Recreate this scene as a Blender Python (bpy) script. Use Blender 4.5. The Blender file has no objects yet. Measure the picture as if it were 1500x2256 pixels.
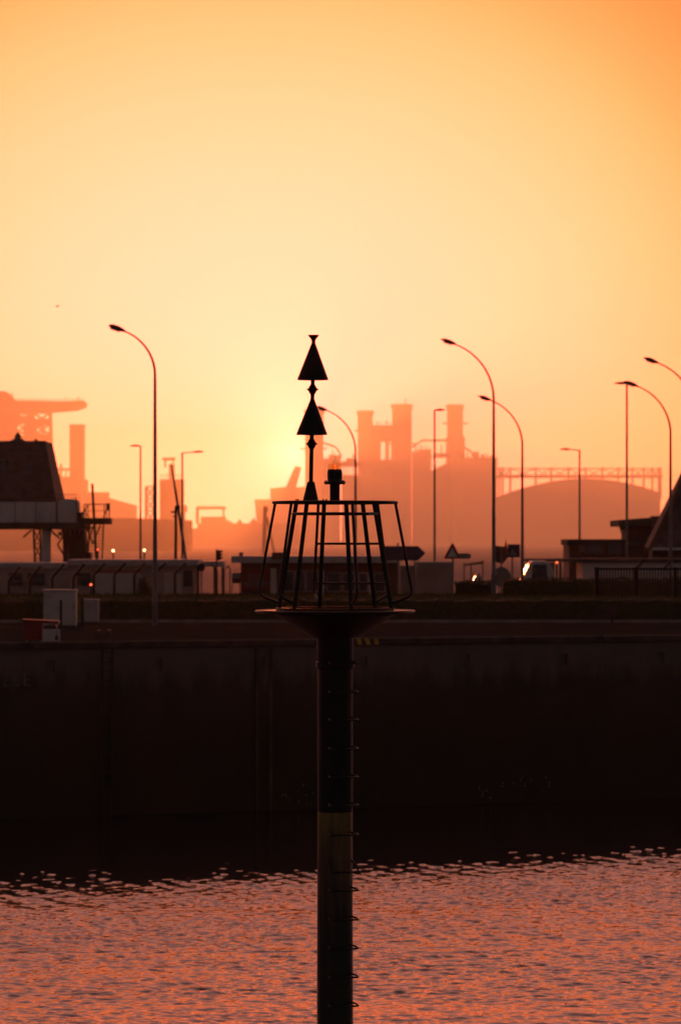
import bpy, math, random
import numpy as np
from mathutils import Vector
random.seed(7); rng = np.random.default_rng(11)
SC = bpy.context.scene
COL = SC.collection
R = math.radians

# ------------------------------------------------------------------ camera
FPX = 7500.0            # focal length in pixels of the 1500 x 2256 photograph
HOR = 1190.0            # row of the horizon
CAMZ = 3.35              # eye height above the quay deck
cam = bpy.data.cameras.new('camera')
camo = bpy.data.objects.new('camera', cam); COL.objects.link(camo)
camo.location = (0, 0, CAMZ); camo.rotation_euler = (R(90), 0, 0)
cam.sensor_fit = 'VERTICAL'; cam.sensor_height = 36.0; cam.sensor_width = 24.0
cam.lens = FPX / 2256 * 36
cam.shift_y = -(1128 - HOR) / 2256
cam.clip_start = 0.5; cam.clip_end = 30000
cam.dof.use_dof = True; cam.dof.focus_distance = 48.4; cam.dof.aperture_fstop = 2.7
SC.camera = camo

# ------------------------------------------------------------------ sky
SUN_PX, SUN_PY = 648, 1000
sdir = Vector(((SUN_PX - 750) / FPX, 1.0, (HOR - SUN_PY) / FPX)).normalized()
world = bpy.data.worlds.new('World'); SC.world = world; world.use_nodes = True
nt = world.node_tree; nt.nodes.clear()
def wn(t, **k):
    n = nt.nodes.new(t)
    for a, b in k.items(): setattr(n, a, b)
    return n
def wmath(op, a, b=None):
    n = wn('ShaderNodeMath', operation=op)
    for i, v in enumerate((a, b)):
        if v is None: continue
        if isinstance(v, (int, float)): n.inputs[i].default_value = v
        else: nt.links.new(v, n.inputs[i])
    return n.outputs[0]
tc = wn('ShaderNodeTexCoord'); sx = wn('ShaderNodeSeparateXYZ')
nt.links.new(tc.outputs['Generated'], sx.inputs[0])
az = wmath('ARCTAN2', sx.outputs[0], sx.outputs[1]); el = wmath('ARCSINE', sx.outputs[2])
A0 = (560 - 750) / FPX; E0 = (HOR - 760) / FPX
da0 = wmath('SUBTRACT', az, A0)
da = wmath('MULTIPLY', da0, wmath('ADD', wmath('MULTIPLY', wmath('ABSOLUTE', da0), 1.2), 0.72))   # the afterglow narrows sideways
de = wmath('MULTIPLY', wmath('SUBTRACT', el, E0), 1.15)
rr = wmath('SQRT', wmath('ADD', wmath('MULTIPLY', da, da), wmath('MULTIPLY', de, de)))
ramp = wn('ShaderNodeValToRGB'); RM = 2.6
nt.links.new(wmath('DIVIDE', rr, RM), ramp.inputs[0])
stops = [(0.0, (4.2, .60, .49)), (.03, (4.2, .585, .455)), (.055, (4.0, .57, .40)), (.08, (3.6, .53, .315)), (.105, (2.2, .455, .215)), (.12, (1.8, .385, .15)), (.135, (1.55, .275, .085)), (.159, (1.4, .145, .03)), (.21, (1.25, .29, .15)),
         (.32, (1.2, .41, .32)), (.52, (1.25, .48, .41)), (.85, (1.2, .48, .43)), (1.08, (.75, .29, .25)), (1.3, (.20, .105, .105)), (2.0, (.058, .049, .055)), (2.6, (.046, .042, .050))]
SKYMAX = 4.2
cr = ramp.color_ramp
while len(cr.elements) < len(stops): cr.elements.new(0.5)
for e, (p, c) in zip(cr.elements, stops):
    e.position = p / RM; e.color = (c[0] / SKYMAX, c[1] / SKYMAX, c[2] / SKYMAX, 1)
ramp.color_ramp.interpolation = 'LINEAR'
# bright aureole round the sun itself
sa = wmath('SUBTRACT', az, math.atan2(sdir.x, sdir.y)); se = wmath('SUBTRACT', el, math.asin(sdir.z))
rs = wmath('SQRT', wmath('ADD', wmath('MULTIPLY', sa, sa), wmath('MULTIPLY', se, se)))
glow = wmath('MULTIPLY', wmath('EXPONENT', wmath('MULTIPLY', rs, -1 / 0.011)), 2.8)
gcol = wn('ShaderNodeVectorMath', operation='SCALE'); gcol.inputs[0].default_value = (1.0, .80, .55)
nt.links.new(glow, gcol.inputs['Scale'])
base = wn('ShaderNodeVectorMath', operation='SCALE')
low_air = wmath('ADD', wmath('MULTIPLY', wmath('EXPONENT', wmath('MULTIPLY', wmath('MAXIMUM', el, 0.0), -1 / .045)), 1.45), 1.0)   # the long air path near the horizon glows brightest
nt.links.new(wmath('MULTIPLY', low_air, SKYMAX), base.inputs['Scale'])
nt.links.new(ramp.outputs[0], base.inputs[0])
addg = wn('ShaderNodeVectorMath', operation='ADD')
nt.links.new(base.outputs[0], addg.inputs[0]); nt.links.new(gcol.outputs[0], addg.inputs[1])
# physical dusk sky, warm tinted, under the aureole
sky = wn('ShaderNodeTexSky', sky_type='NISHITA'); sky.sun_disc = False
sky.sun_elevation = math.asin(sdir.z); sky.sun_rotation = math.atan2(sdir.x, sdir.y)
sky.dust_density = 6; sky.air_density = 1.5
tint = wn('ShaderNodeVectorMath', operation='MULTIPLY'); tint.inputs[1].default_value = (.10, .05, .03)
nt.links.new(sky.outputs[0], tint.inputs[0])
adds = wn('ShaderNodeVectorMath', operation='ADD')
nt.links.new(addg.outputs[0], adds.inputs[0]); nt.links.new(tint.outputs[0], adds.inputs[1])
bg = wn('ShaderNodeBackground'); bg.inputs[1].default_value = 1.0
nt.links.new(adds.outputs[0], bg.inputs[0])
wo = wn('ShaderNodeOutputWorld'); nt.links.new(bg.outputs[0], wo.inputs[0])
world.cycles.sampling_method = 'MANUAL'; world.cycles.sample_map_resolution = 2048

# ------------------------------------------------------------------ sun
sl = bpy.data.lights.new('sun', 'SUN'); sl.energy = 1.25; sl.angle = R(0.53); sl.color = (1.0, .18, .045)
slo = bpy.data.objects.new('sun', sl); COL.objects.link(slo)
slo.rotation_euler = sdir.to_track_quat('Z', 'Y').to_euler()
slo.location = (0, 60, 60)
vs = SC.view_settings; vs.view_transform = 'Standard'; vs.look = 'None'; vs.exposure = 0; vs.gamma = 1; vs.use_curve_mapping = False
SC.cycles.use_denoising = True; SC.cycles.max_bounces = 6; SC.cycles.volume_bounces = 4
SC.cycles.diffuse_bounces = 2; SC.cycles.glossy_bounces = 3; SC.cycles.transmission_bounces = 4; SC.cycles.transparent_max_bounces = 6
SC.cycles.sample_clamp_indirect = 4.0

# ------------------------------------------------------------------ materials
MATS = {}
def mat(name, col, rough=.7, metal=0.0, var=.25, scale=3.0, bump=0.0, spec=.4, emit=None, trans=0.0):
    m = bpy.data.materials.new(name); m.use_nodes = True
    t = m.node_tree; b = t.nodes['Principled BSDF']
    b.inputs['Roughness'].default_value = rough; b.inputs['Metallic'].default_value = metal
    b.inputs['Specular IOR Level'].default_value = spec
    if trans: b.inputs['Transmission Weight'].default_value = trans; b.inputs['IOR'].default_value = 1.06
    if emit:
        b.inputs['Emission Color'].default_value = (*emit[0], 1); b.inputs['Emission Strength'].default_value = emit[1]
    co = t.nodes.new('ShaderNodeTexCoord'); n = t.nodes.new('ShaderNodeTexNoise')
    n.inputs['Scale'].default_value = scale; n.inputs['Detail'].default_value = 6
    t.links.new(co.outputs['Object'], n.inputs['Vector'])
    r = t.nodes.new('ShaderNodeValToRGB')
    r.color_ramp.elements[0].position = .3; r.color_ramp.elements[1].position = .7
    r.color_ramp.elements[0].color = (*[c * (1 - var) for c in col], 1)
    r.color_ramp.elements[1].color = (*[min(1, c * (1 + var)) for c in col], 1)
    t.links.new(n.outputs['Fac'], r.inputs[0]); t.links.new(r.outputs[0], b.inputs['Base Color'])
    if bump:
        bp = t.nodes.new('ShaderNodeBump'); bp.inputs['Strength'].default_value = bump; bp.inputs['Distance'].default_value = .02
        t.links.new(n.outputs['Fac'], bp.inputs['Height']); t.links.new(bp.outputs[0], b.inputs['Normal'])
    MATS[name] = m
    return m
mat('black_paint', (.012, .012, .014), .5, 0, .3, 6, .1, spec=.2)
mat('dark_steel', (.025, .024, .026), .45, .3, .3, 8, .1)
mat('galvanised', (.20, .20, .21), .5, .5, .2, 5)
mat('lamp_grey', (.13, .13, .14), .55, .2, .2, 4)
mat('lamp_head', (.05, .045, .05), .4, .1, .2, 4)
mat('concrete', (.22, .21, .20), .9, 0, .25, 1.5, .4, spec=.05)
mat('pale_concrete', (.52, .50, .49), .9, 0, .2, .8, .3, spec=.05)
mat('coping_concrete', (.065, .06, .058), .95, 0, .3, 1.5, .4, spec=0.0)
mat('dark_concrete', (.07, .065, .062), .9, 0, .3, .8, .3, spec=.1)
mat('asphalt', (.05, .05, .052), .85, 0, .3, 2, .3)
mat('slate_roof', (.10, .085, .09), .85, 0, .3, 2, .3, spec=.08)
mat('brick_dark', (.12, .055, .045), .85, 0, .3, 4, .3)
mat('shed_render', (.34, .27, .25), .85, 0, .25, .6, spec=.1)
mat('worn_letter', (.15, .145, .14), .9, 0, .6, 3, spec=0.0)
mat('white_paint', (.48, .46, .45), .5, 0, .08, 2)
mat('off_white', (.50, .45, .43), .55, 0, .1, 2)
mat('grey_panel', (.36, .35, .37), .6, 0, .15, 2)
mat('red_paint', (.15, .012, .014), .5, 0, .2, 4)
mat('wood_dark', (.10, .06, .04), .8, 0, .3, 5)
mat('window_dark', (.03, .032, .036), .12, 0, .1, 2, spec=.6)
mat('car_glass', (.02, .022, .025), .16, 0, .1, 2, spec=.8)
mat('rubber', (.02, .02, .02), .9, 0, .2, 6)
mat('chrome_pipe', (.35, .34, .33), .22, .9, .15, 6)
mat('far_metal', (.10, .09, .09), .8, 0, .2, .05)
mat('far_pale', (.16, .14, .13), .8, 0, .2, .03)
mat('leaf_hedge', (.030, .045, .018), .7, 0, .4, 4)
mat('leaf_bush', (.035, .05, .02), .7, 0, .4, 4)
mat('bark', (.05, .04, .03), .9, 0, .3, 6)
mat('grass_blade', (.06, .065, .025), .9, 0, .35, 2, spec=0.0)
mat('yellow_line', (.42, .25, .03), .7, 0, .25, 4)
mat('black_line', (.03, .03, .03), .7, 0, .25, 4)
mat('sign_back', (.16, .16, .17), .5, .3, .15, 4)
mat('sign_blue', (.02, .03, .09), .5, 0, .15, 4)
mat('sign_white', (.5, .49, .48), .6, 0, .1, 4)
mat('sign_red', (.25, .02, .02), .5, 0, .15, 4)
mat('bird_feather', (.08, .07, .07), .8, 0, .3, 8)
mat('bulb_white', (1, .9, .7), .5, 0, 0, 2, emit=((1, .66, .30), 5))
mat('bulb_red', (.8, .1, .05), .5, 0, 0, 2, emit=((1, .10, .03), 5))
mat('bulb_amber', (.8, .3, .1), .5, 0, 0, 2, emit=((1, .30, .06), 3))
def lens_mat():
    m = bpy.data.materials.new('lens_glass'); m.use_nodes = True; t = m.node_tree; t.nodes.clear()
    a = t.nodes.new('ShaderNodeBsdfTransparent'); a.inputs[0].default_value = (1, .93, .72, 1)
    g = t.nodes.new('ShaderNodeBsdfGlossy'); g.inputs['Roughness'].default_value = .1; g.inputs[0].default_value = (.9, .8, .6, 1)
    n = t.nodes.new('ShaderNodeTexNoise'); n.inputs['Scale'].default_value = 60
    mr = t.nodes.new('ShaderNodeMapRange'); mr.inputs[3].default_value = .06; mr.inputs[4].default_value = .22; t.links.new(n.outputs[0], mr.inputs[0])
    x = t.nodes.new('ShaderNodeMixShader'); t.links.new(mr.outputs[0], x.inputs[0]); t.links.new(a.outputs[0], x.inputs[1]); t.links.new(g.outputs[0], x.inputs[2])
    o = t.nodes.new('ShaderNodeOutputMaterial'); t.links.new(x.outputs[0], o.inputs[0]); MATS['lens_glass'] = m
lens_mat()
mat('lens_red', (.85, .30, .12), .3, 0, .1, 20, trans=.8)

def pole_paint():
    m = bpy.data.materials.new('yellow_paint'); m.use_nodes = True; t = m.node_tree; b = t.nodes['Principled BSDF']
    b.inputs['Roughness'].default_value = .38
    co = t.nodes.new('ShaderNodeTexCoord'); mp = t.nodes.new('ShaderNodeMapping'); mp.inputs['Scale'].default_value = (9, 9, .9)
    t.links.new(co.outputs['Object'], mp.inputs[0])
    n = t.nodes.new('ShaderNodeTexNoise'); n.inputs['Scale'].default_value = 1; n.inputs['Detail'].default_value = 8
    t.links.new(mp.outputs[0], n.inputs[0])
    # weed and rust run up from the tide mark in vertical streaks
    s = t.nodes.new('ShaderNodeSeparateXYZ'); t.links.new(co.outputs['Object'], s.inputs[0])
    mr = t.nodes.new('ShaderNodeMapRange'); mr.inputs[1].default_value = 5.9; mr.inputs[2].default_value = 8.4
    t.links.new(s.outputs[2], mr.inputs[0])
    ad = t.nodes.new('ShaderNodeMath'); ad.operation = 'ADD'; t.links.new(mr.outputs[0], ad.inputs[0])
    sc = t.nodes.new('ShaderNodeMath'); sc.operation = 'MULTIPLY_ADD'; sc.inputs[1].default_value = 1.1; sc.inputs[2].default_value = -.55
    t.links.new(n.outputs[0], sc.inputs[0]); t.links.new(sc.outputs[0], ad.inputs[1])
    r = t.nodes.new('ShaderNodeValToRGB'); e = r.color_ramp.elements
    e[0].position = .25; e[0].color = (.010, .009, .007, 1); e[1].position = .95; e[1].color = (.22, .14, .02, 1)
    k = e.new(.6); k.color = (.09, .045, .012, 1)
    t.links.new(ad.outputs[0], r.inputs[0]); t.links.new(r.outputs[0], b.inputs['Base Color'])
    MATS['yellow_paint'] = m
pole_paint()

def wall_mat():
    m = bpy.data.materials.new('quay_concrete'); m.use_nodes = True; t = m.node_tree; b = t.nodes['Principled BSDF']
    b.inputs['Roughness'].default_value = .85
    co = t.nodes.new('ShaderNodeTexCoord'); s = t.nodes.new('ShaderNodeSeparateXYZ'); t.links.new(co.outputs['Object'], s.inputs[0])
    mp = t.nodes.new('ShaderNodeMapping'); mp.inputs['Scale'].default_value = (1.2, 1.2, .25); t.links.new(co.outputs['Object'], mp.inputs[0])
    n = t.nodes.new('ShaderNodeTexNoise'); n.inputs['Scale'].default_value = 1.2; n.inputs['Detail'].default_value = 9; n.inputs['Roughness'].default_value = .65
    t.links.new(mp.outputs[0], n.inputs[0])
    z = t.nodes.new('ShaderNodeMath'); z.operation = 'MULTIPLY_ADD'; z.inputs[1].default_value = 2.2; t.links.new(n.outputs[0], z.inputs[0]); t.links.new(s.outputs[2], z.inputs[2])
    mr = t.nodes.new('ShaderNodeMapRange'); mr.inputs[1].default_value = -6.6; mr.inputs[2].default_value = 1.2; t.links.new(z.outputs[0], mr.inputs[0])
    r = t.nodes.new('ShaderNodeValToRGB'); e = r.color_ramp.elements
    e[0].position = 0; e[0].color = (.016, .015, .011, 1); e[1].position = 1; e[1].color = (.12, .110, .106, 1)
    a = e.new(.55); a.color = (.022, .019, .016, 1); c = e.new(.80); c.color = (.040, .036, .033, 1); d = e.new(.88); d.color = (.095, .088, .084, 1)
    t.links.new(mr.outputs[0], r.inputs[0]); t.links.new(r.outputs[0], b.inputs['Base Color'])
    bp = t.nodes.new('ShaderNodeBump'); bp.inputs['Strength'].default_value = .5; bp.inputs['Distance'].default_value = .05
    t.links.new(n.outputs[0], bp.inputs['Height']); t.links.new(bp.outputs[0], b.inputs['Normal'])
    MATS['quay_concrete'] = m
wall_mat()

def water_mat(name, rough, bump_s, bump_scale):
    m = bpy.data.materials.new(name); m.use_nodes = True; t = m.node_tree; b = t.nodes['Principled BSDF']
    b.inputs['Base Color'].default_value = (.012, .010, .012, 1); b.inputs['Roughness'].default_value = rough; b.inputs['IOR'].default_value = 1.34
    co = t.nodes.new('ShaderNodeTexCoord'); mp = t.nodes.new('ShaderNodeMapping'); mp.inputs['Scale'].default_value = (.6, 1, 1)
    t.links.new(co.outputs['Object'], mp.inputs[0])
    n = t.nodes.new('ShaderNodeTexNoise'); n.inputs['Scale'].default_value = bump_scale; n.inputs['Detail'].default_value = 3
    t.links.new(mp.outputs[0], n.inputs[0])
    bp = t.nodes.new('ShaderNodeBump'); bp.inputs['Strength'].default_value = bump_s; bp.inputs['Distance'].default_value = .03
    t.links.new(n.outputs[0], bp.inputs['Height']); t.links.new(bp.outputs[0], b.inputs['Normal'])
    MATS[name] = m
water_mat('harbour_water', .08, .22, 12.0)
water_mat('dock_ripple', .8, .3, .8)

def ground_mat():
    m = bpy.data.materials.new('ground'); m.use_nodes = True; t = m.node_tree; b = t.nodes['Principled BSDF']
    b.inputs['Roughness'].default_value = 1.0; b.inputs['Specular IOR Level'].default_value = 0.0
    co = t.nodes.new('ShaderNodeTexCoord')
    n = t.nodes.new('ShaderNodeTexNoise'); n.inputs['Scale'].default_value = .6; n.inputs['Detail'].default_value = 9
    t.links.new(co.outputs['Object'], n.inputs[0])
    r = t.nodes.new('ShaderNodeValToRGB'); e = r.color_ramp.elements
    e[0].position = .3; e[0].color = (.018, .017, .016, 1); e[1].position = .7; e[1].color = (.034, .032, .030, 1)
    t.links.new(n.outputs[0], r.inputs[0]); t.links.new(r.outputs[0], b.inputs['Base Color'])
    MATS['ground'] = m
ground_mat()
def haze_mat(name, density, g):
    m = bpy.data.materials.new(name); m.use_nodes = True; t = m.node_tree; t.nodes.clear()
    v = t.nodes.new('ShaderNodeVolumePrincipled'); v.inputs['Color'].default_value = (1.0, .97, .70, 1)
    v.inputs['Density'].default_value = density; v.inputs['Anisotropy'].default_value = g
    v.inputs['Density Attribute'].default_value = ''; v.inputs['Color Attribute'].default_value = ''; v.inputs['Temperature Attribute'].default_value = ''
    o = t.nodes.new('ShaderNodeOutputMaterial'); t.links.new(v.outputs[0], o.inputs['Volume'])
    m.cycles.homogeneous_volume = True
    return m

# ------------------------------------------------------------------ builders
def lettering(name, body, size, m_, parent, loc, space=1.0, off=0.0):
    fc = bpy.data.curves.new(name, 'FONT'); fc.body = body; fc.size = size; fc.extrude = .004; fc.offset = off; fc.space_character = space
    tmp = bpy.data.objects.new(name + '_tmp', fc); COL.objects.link(tmp)
    bpy.context.view_layer.update()
    me = bpy.data.meshes.new_from_object(tmp.evaluated_get(bpy.context.evaluated_depsgraph_get()))
    bpy.data.objects.remove(tmp); me.name = name; me.materials.clear(); me.materials.append(MATS[m_])
    o = bpy.data.objects.new(name, me); COL.objects.link(o); o.parent = parent; o.location = loc; o.rotation_euler = (R(90), 0, 0)
    return o
ORG = {}
class MB:
    def __init__(s): s.v = []; s.f = []
    def add(s, vs, fs):
        o = len(s.v); s.v += [tuple(p) for p in vs]; s.f += [tuple(i + o for i in f) for f in fs]; return s
    def box(s, x0, x1, y0, y1, z0, z1):
        return s.add([(x0, y0, z0), (x1, y0, z0), (x1, y1, z0), (x0, y1, z0), (x0, y0, z1), (x1, y0, z1), (x1, y1, z1), (x0, y1, z1)],
                     [(0, 3, 2, 1), (4, 5, 6, 7), (0, 1, 5, 4), (1, 2, 6, 5), (2, 3, 7, 6), (3, 0, 4, 7)])
    def path(s, pts, rad, n=10, closed=False):
        pts = [Vector(p) for p in pts]; m = len(pts)
        rads = rad if isinstance(rad, (list, tuple)) else [rad] * m
        vs = []; fs = []
        up0 = None
        for i, p in enumerate(pts):
            if closed: t = (pts[(i + 1) % m] - pts[i - 1]).normalized()
            else: t = (pts[min(i + 1, m - 1)] - pts[max(i - 1, 0)]).normalized()
            if up0 is None:
                up0 = Vector((0, 0, 1)) if abs(t.z) < .9 else Vector((0, 1, 0))
            a = (up0 - t * up0.dot(t)).normalized(); up0 = a; b = t.cross(a)
            for k in range(n):
                w = 2 * math.pi * k / n
                vs.append(p + (a * math.cos(w) + b * math.sin(w)) * rads[i])
        for i in range(m if closed else m - 1):
            j = (i + 1) % m
            for k in range(n):
                fs.append((i * n + k, i * n + (k + 1) % n, j * n + (k + 1) % n, j * n + k))
        if not closed:
            fs.append(tuple(range(n - 1, -1, -1))); fs.append(tuple((m - 1) * n + k for k in range(n)))
        return s.add(vs, fs)
    def tube(s, a, b, r0, r1=None, n=10): return s.path([a, b], [r0, r0 if r1 is None else r1], n)
    def ring(s, c, rad, r, n=48, m=8):
        return s.path([(c[0] + rad * math.cos(2 * math.pi * i / n), c[1] + rad * math.sin(2 * math.pi * i / n), c[2]) for i in range(n)], r, m, True)
    def lathe(s, prof, c=(0, 0), n=40):
        vs = []; fs = []
        for (r, z) in prof:
            for k in range(n):
                w = 2 * math.pi * k / n; vs.append((c[0] + r * math.cos(w), c[1] + r * math.sin(w), z))
        for i in range(len(prof) - 1):
            for k in range(n):
                fs.append((i * n + k, i * n + (k + 1) % n, (i + 1) * n + (k + 1) % n, (i + 1) * n + k))
        fs.append(tuple(range(n - 1, -1, -1))); fs.append(tuple((len(prof) - 1) * n + k for k in range(n)))
        return s.add(vs, fs)
    def prism(s, poly, y0, y1):     # polygon of (x, z), extruded in y
        n = len(poly)
        vs = [(x, y0, z) for x, z in poly] + [(x, y1, z) for x, z in poly]
        fs = [tuple(range(n)), tuple(range(2 * n - 1, n - 1, -1))] + [(i, i + n, (i + 1) % n + n, (i + 1) % n) for i in range(n)]
        return s.add(vs, fs)
    def build(s, name, m, parent=None, smooth=False, bevel=0):
        o0 = ORG.get(parent.name, (0, 0, 0)) if parent else (0, 0, 0)
        me = bpy.data.meshes.new(name)
        me.from_pydata([(p[0] - o0[0], p[1] - o0[1], p[2] - o0[2]) for p in s.v], [], s.f); me.update()
        import bmesh
        bm = bmesh.new(); bm.from_mesh(me); bmesh.ops.recalc_face_normals(bm, faces=bm.faces)
        if smooth:
            for f in bm.faces: f.smooth = len(f.verts) <= 4
        bm.to_mesh(me); bm.free()
        if smooth:
            try: me.set_sharp_from_angle(angle=R(40))
            except Exception: pass
        me.materials.append(MATS[m])
        o = bpy.data.objects.new(name, me); COL.objects.link(o)
        if bevel:
            b = o.modifiers.new('edge', 'BEVEL'); b.width = bevel; b.segments = 2; b.limit_method = 'ANGLE'
        if parent: o.parent = parent
        ORG[o.name] = o0
        return o
def thing(name, loc, label, cat, group=None):
    o = bpy.data.objects.new(name, None); COL.objects.link(o); o.location = loc; o.empty_display_size = .3
    o['label'] = label; o['category'] = cat
    if group: o['group'] = group
    ORG[o.name] = tuple(loc); return o
def tag(o, label, cat, group=None, kind=None):
    if label: o['label'] = label
    if cat: o['category'] = cat
    if group: o['group'] = group
    if kind: o['kind'] = kind
    return o
def share(src, parent, loc, name=None):      # a further alike piece on the same mesh
    o = bpy.data.objects.new(name or src.name.split('.')[0], src.data); COL.objects.link(o); o.parent = parent; o.location = loc
    ORG[o.name] = ORG.get(parent.name, (0, 0, 0)); return o
class V:                                     # a vertical sheet of the place at distance d: photograph pixels to metres
    def __init__(s, d): s.d = d; s.k = FPX / d
    def x(s, px): return (px - 750) / s.k
    def z(s, py): return CAMZ - (py - HOR) / s.k
    def p(s, px, py, dy=0): return (s.x(px), s.d + dy, s.z(py))
    def rect(s, m, x0, y0, x1, y1, depth, dy=0): return m.box(s.x(x0), s.x(x1), s.d + dy, s.d + dy + depth, s.z(y1), s.z(y0))
    def poly(s, m, pts, depth, dy=0): return m.prism([(s.x(a), s.z(b)) for a, b in pts], s.d + dy, s.d + dy + depth)
    def bar(s, m, a, b, r, dy=0, dy2=None, n=8): return m.tube(s.p(*a, dy), s.p(*b, dy if dy2 is None else dy2), r, None, n)

WATER_Z = -5.6; LOW = -0.8; CREST = .8
WX, WY, WS = 0.0, 113.6, .40               # quay edge: y = WY + WS * x
def edge_y(x): return min(175.0, max(60.0, WY + WS * x))
def ground_z(y):
    if y < 141: return 0.0
    if y < 157: t = (y - 141) / 16; return CREST * t * t * (3 - 2 * t)
    if y > 168: return LOW
    t = (y - 157) / 11; return CREST + (LOW - CREST) * t * t * (3 - 2 * t)

# ------------------------------------------------------------------ ground
xs = [-9000, -3000, -1000, -400, -200] + list(np.linspace(-180, 180, 73)) + [200, 400, 1000, 3000, 9000]
ys = [0, .15, 8, 14, 18]
yabs = [141, 143, 145, 147, 149, 151, 153, 155, 157, 159, 161, 163, 165, 166.5, 168, 175, 200, 400, 1000, 3000, 6000, 14000]
g = MB(); nx = len(xs); rows = []
for x in xs:
    e = edge_y(x); col = [e + .35] + [max(e + .4 + i * .01, y) if y > e + .4 else e + .4 + i * .01 for i, y in enumerate([120, 132] + yabs)]
    rows.append([(x, y, ground_z(y)) for y in col])
ny = len(rows[0])
for r_ in rows: g.v += r_
for i in range(nx - 1):
    for j in range(ny - 1): g.f.append((i * ny + j, (i + 1) * ny + j, (i + 1) * ny + j + 1, i * ny + j + 1))
tag(g.build('ground', 'ground'), None, None, kind='structure')
# water sheet added far behind the quay to reflect orange sky
g = MB(); g.add([(-2500, 262, LOW + .03), (2500, 262, LOW + .03), (2500, 2700, LOW + .03), (-2500, 2700, LOW + .03)], [(0, 1, 2, 3)])
tag(g.build('added_dock_water', 'dock_ripple'), None, None, kind='structure')

# ------------------------------------------------------------------ quay wall
u = Vector((1, WS, 0)).normalized(); ang = math.atan2(u.y, u.x)
qw = thing('quay_wall', (WX, WY, 0), 'tall dark concrete quay wall with stained face across the harbour', 'wall')
qw.rotation_euler = (0, 0, ang); ORG[qw.name] = (0, 0, 0)
def wl(px, py):                              # local (s, z) on the wall face of a photograph pixel
    a = (px - 750) / FPX; d = WY / (1 - WS * a); x = a * d
    return x / u.x, CAMZ - (py - HOR) / FPX * d
w = MB()
HOLES = [-9.2 + i * 3.36 for i in range(6)]
HOLES = [wl(p, 1465)[0] for p in (112, 350, 575, 800, 1025, 1241, 1455)]
seg = sorted([-170.0, 170.0] + [h + d_ for h in HOLES for d_ in (-.14, .14)])
hz0, hz1 = wl(800, 1472)[1], wl(800, 1446)[1]
for a, b in zip(seg[:-1], seg[1:]):
    hole = any(abs((a + b) / 2 - h) < .01 for h in HOLES)
    if hole:
        w.box(a, b, 0, .6, hz1, -.16); w.box(a, b, 0, .6, WATER_Z - 4, hz0); w.box(a, b, .10, .6, hz0, hz1)
    else: w.box(a, b, 0, .6, WATER_Z - 4, -.16)
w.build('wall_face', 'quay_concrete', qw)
cop = None
L = 3.4
for i in range(-14, 15):
    if cop is None:
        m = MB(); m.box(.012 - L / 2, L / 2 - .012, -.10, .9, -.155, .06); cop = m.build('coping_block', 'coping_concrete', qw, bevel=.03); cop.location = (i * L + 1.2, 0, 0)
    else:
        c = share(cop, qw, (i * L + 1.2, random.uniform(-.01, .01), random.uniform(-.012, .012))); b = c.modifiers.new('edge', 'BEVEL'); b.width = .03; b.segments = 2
# shallow joint pilaster
a = wl(562, 1500)[0]; b = wl(598, 1500)[0]
m = MB(); m.box(a, a + .1, -.10, .0, -6.9, -.2); m.box(b - .1, b, -.10, .0, -6.9, -.2); m.build('joint_rib', 'dark_concrete', qw)
# worn white lettering (cut by the picture edge at its start)
s0, z0 = wl(-22, 1513); lettering('lettering', 'RESE', .62, 'worn_letter', qw, (s0, -.012, z0), 1.12, -.012)
# yellow and black warning stripes painted on the coping
ha, _ = wl(786, 1405); hb, _ = wl(842, 1405); n = 6; st = (hb - ha) / n
for i in range(n):
    m = MB(); x0 = ha + i * st
    m.add([(x0, -.104, -.15), (x0 + st, -.104, -.15), (x0 + st - .06, -.104, .05), (x0 - .06, -.104, .05)], [(0, 1, 2, 3)])
    m.build('warning_stripe', 'yellow_line' if i % 2 == 0 else 'black_line', qw)
# pale clumps standing in for sparkles of light at the waterline
m = MB()
for (px, py, k, sp) in ((110, 1832, 7, 30), (160, 1826, 8, 40), (215, 1828, 5, 25), (280, 1824, 5, 30), (355, 1828, 2, 10), (640, 1752, 9, 30), (690, 1765, 5, 20), (1065, 1745, 8, 22), (1150, 1732, 8, 45), (1190, 1728, 6, 25), (800, 1790, 5, 40), (400, 1685, 1, 3)):
    for _ in range(k):
        s_, z_ = wl(px + random.uniform(-sp, sp), py + random.gauss(0, 9)); h = random.uniform(.03, .10); r_ = random.uniform(.012, .028)
        m.add([(s_ - r_, -.01, z_), (s_ + r_, -.01, z_ + .01), (s_ + r_ * .6, -.05, z_ + h * .5), (s_ - r_ * .5, -.04, z_ + h), (s_, -.06, z_ + h * .3)], [(0, 1, 4), (1, 2, 4), (2, 3, 4), (3, 0, 4)])
tag(m.build('waterline_glints', 'concrete', qw), None, None, kind='stuff')
# quay ladder
s0, z0 = wl(233, 1428)
ld = thing('quay_ladder', (0, 0, 0), 'narrow steel ladder fixed down the quay wall', 'ladder')
ld.location = (WX, WY, 0); ld.rotation_euler = (0, 0, ang); ORG[ld.name] = (0, 0, 0)
for sgn in (-1, 1):
    m = MB(); m.box(s0 + sgn * .17 - .022, s0 + sgn * .17 + .022, -.20, -.15, WATER_Z - 1, -.12); m.build('rail', 'dark_steel', ld)
    m = MB(); m.path([(s0 + sgn * .17, -.17, -.12), (s0 + sgn * .17, -.17, .25), (s0 + sgn * .17, -.05, .42), (s0 + sgn * .17, .3, .42), (s0 + sgn * .17, .5, .1)], .018, 8); m.build('grab_hoop', 'dark_steel', ld, True)
rg = None
for i in range(24):
    if rg is None:
        m = MB(); m.tube((-.17, -.175, 0), (.17, -.175, 0), .014, None, 8); rg = m.build('rung', 'dark_steel', ld); rg.location = (s0, 0, -.3)
    else: share(rg, ld, (s0, 0, -.3 - i * .3))
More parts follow.
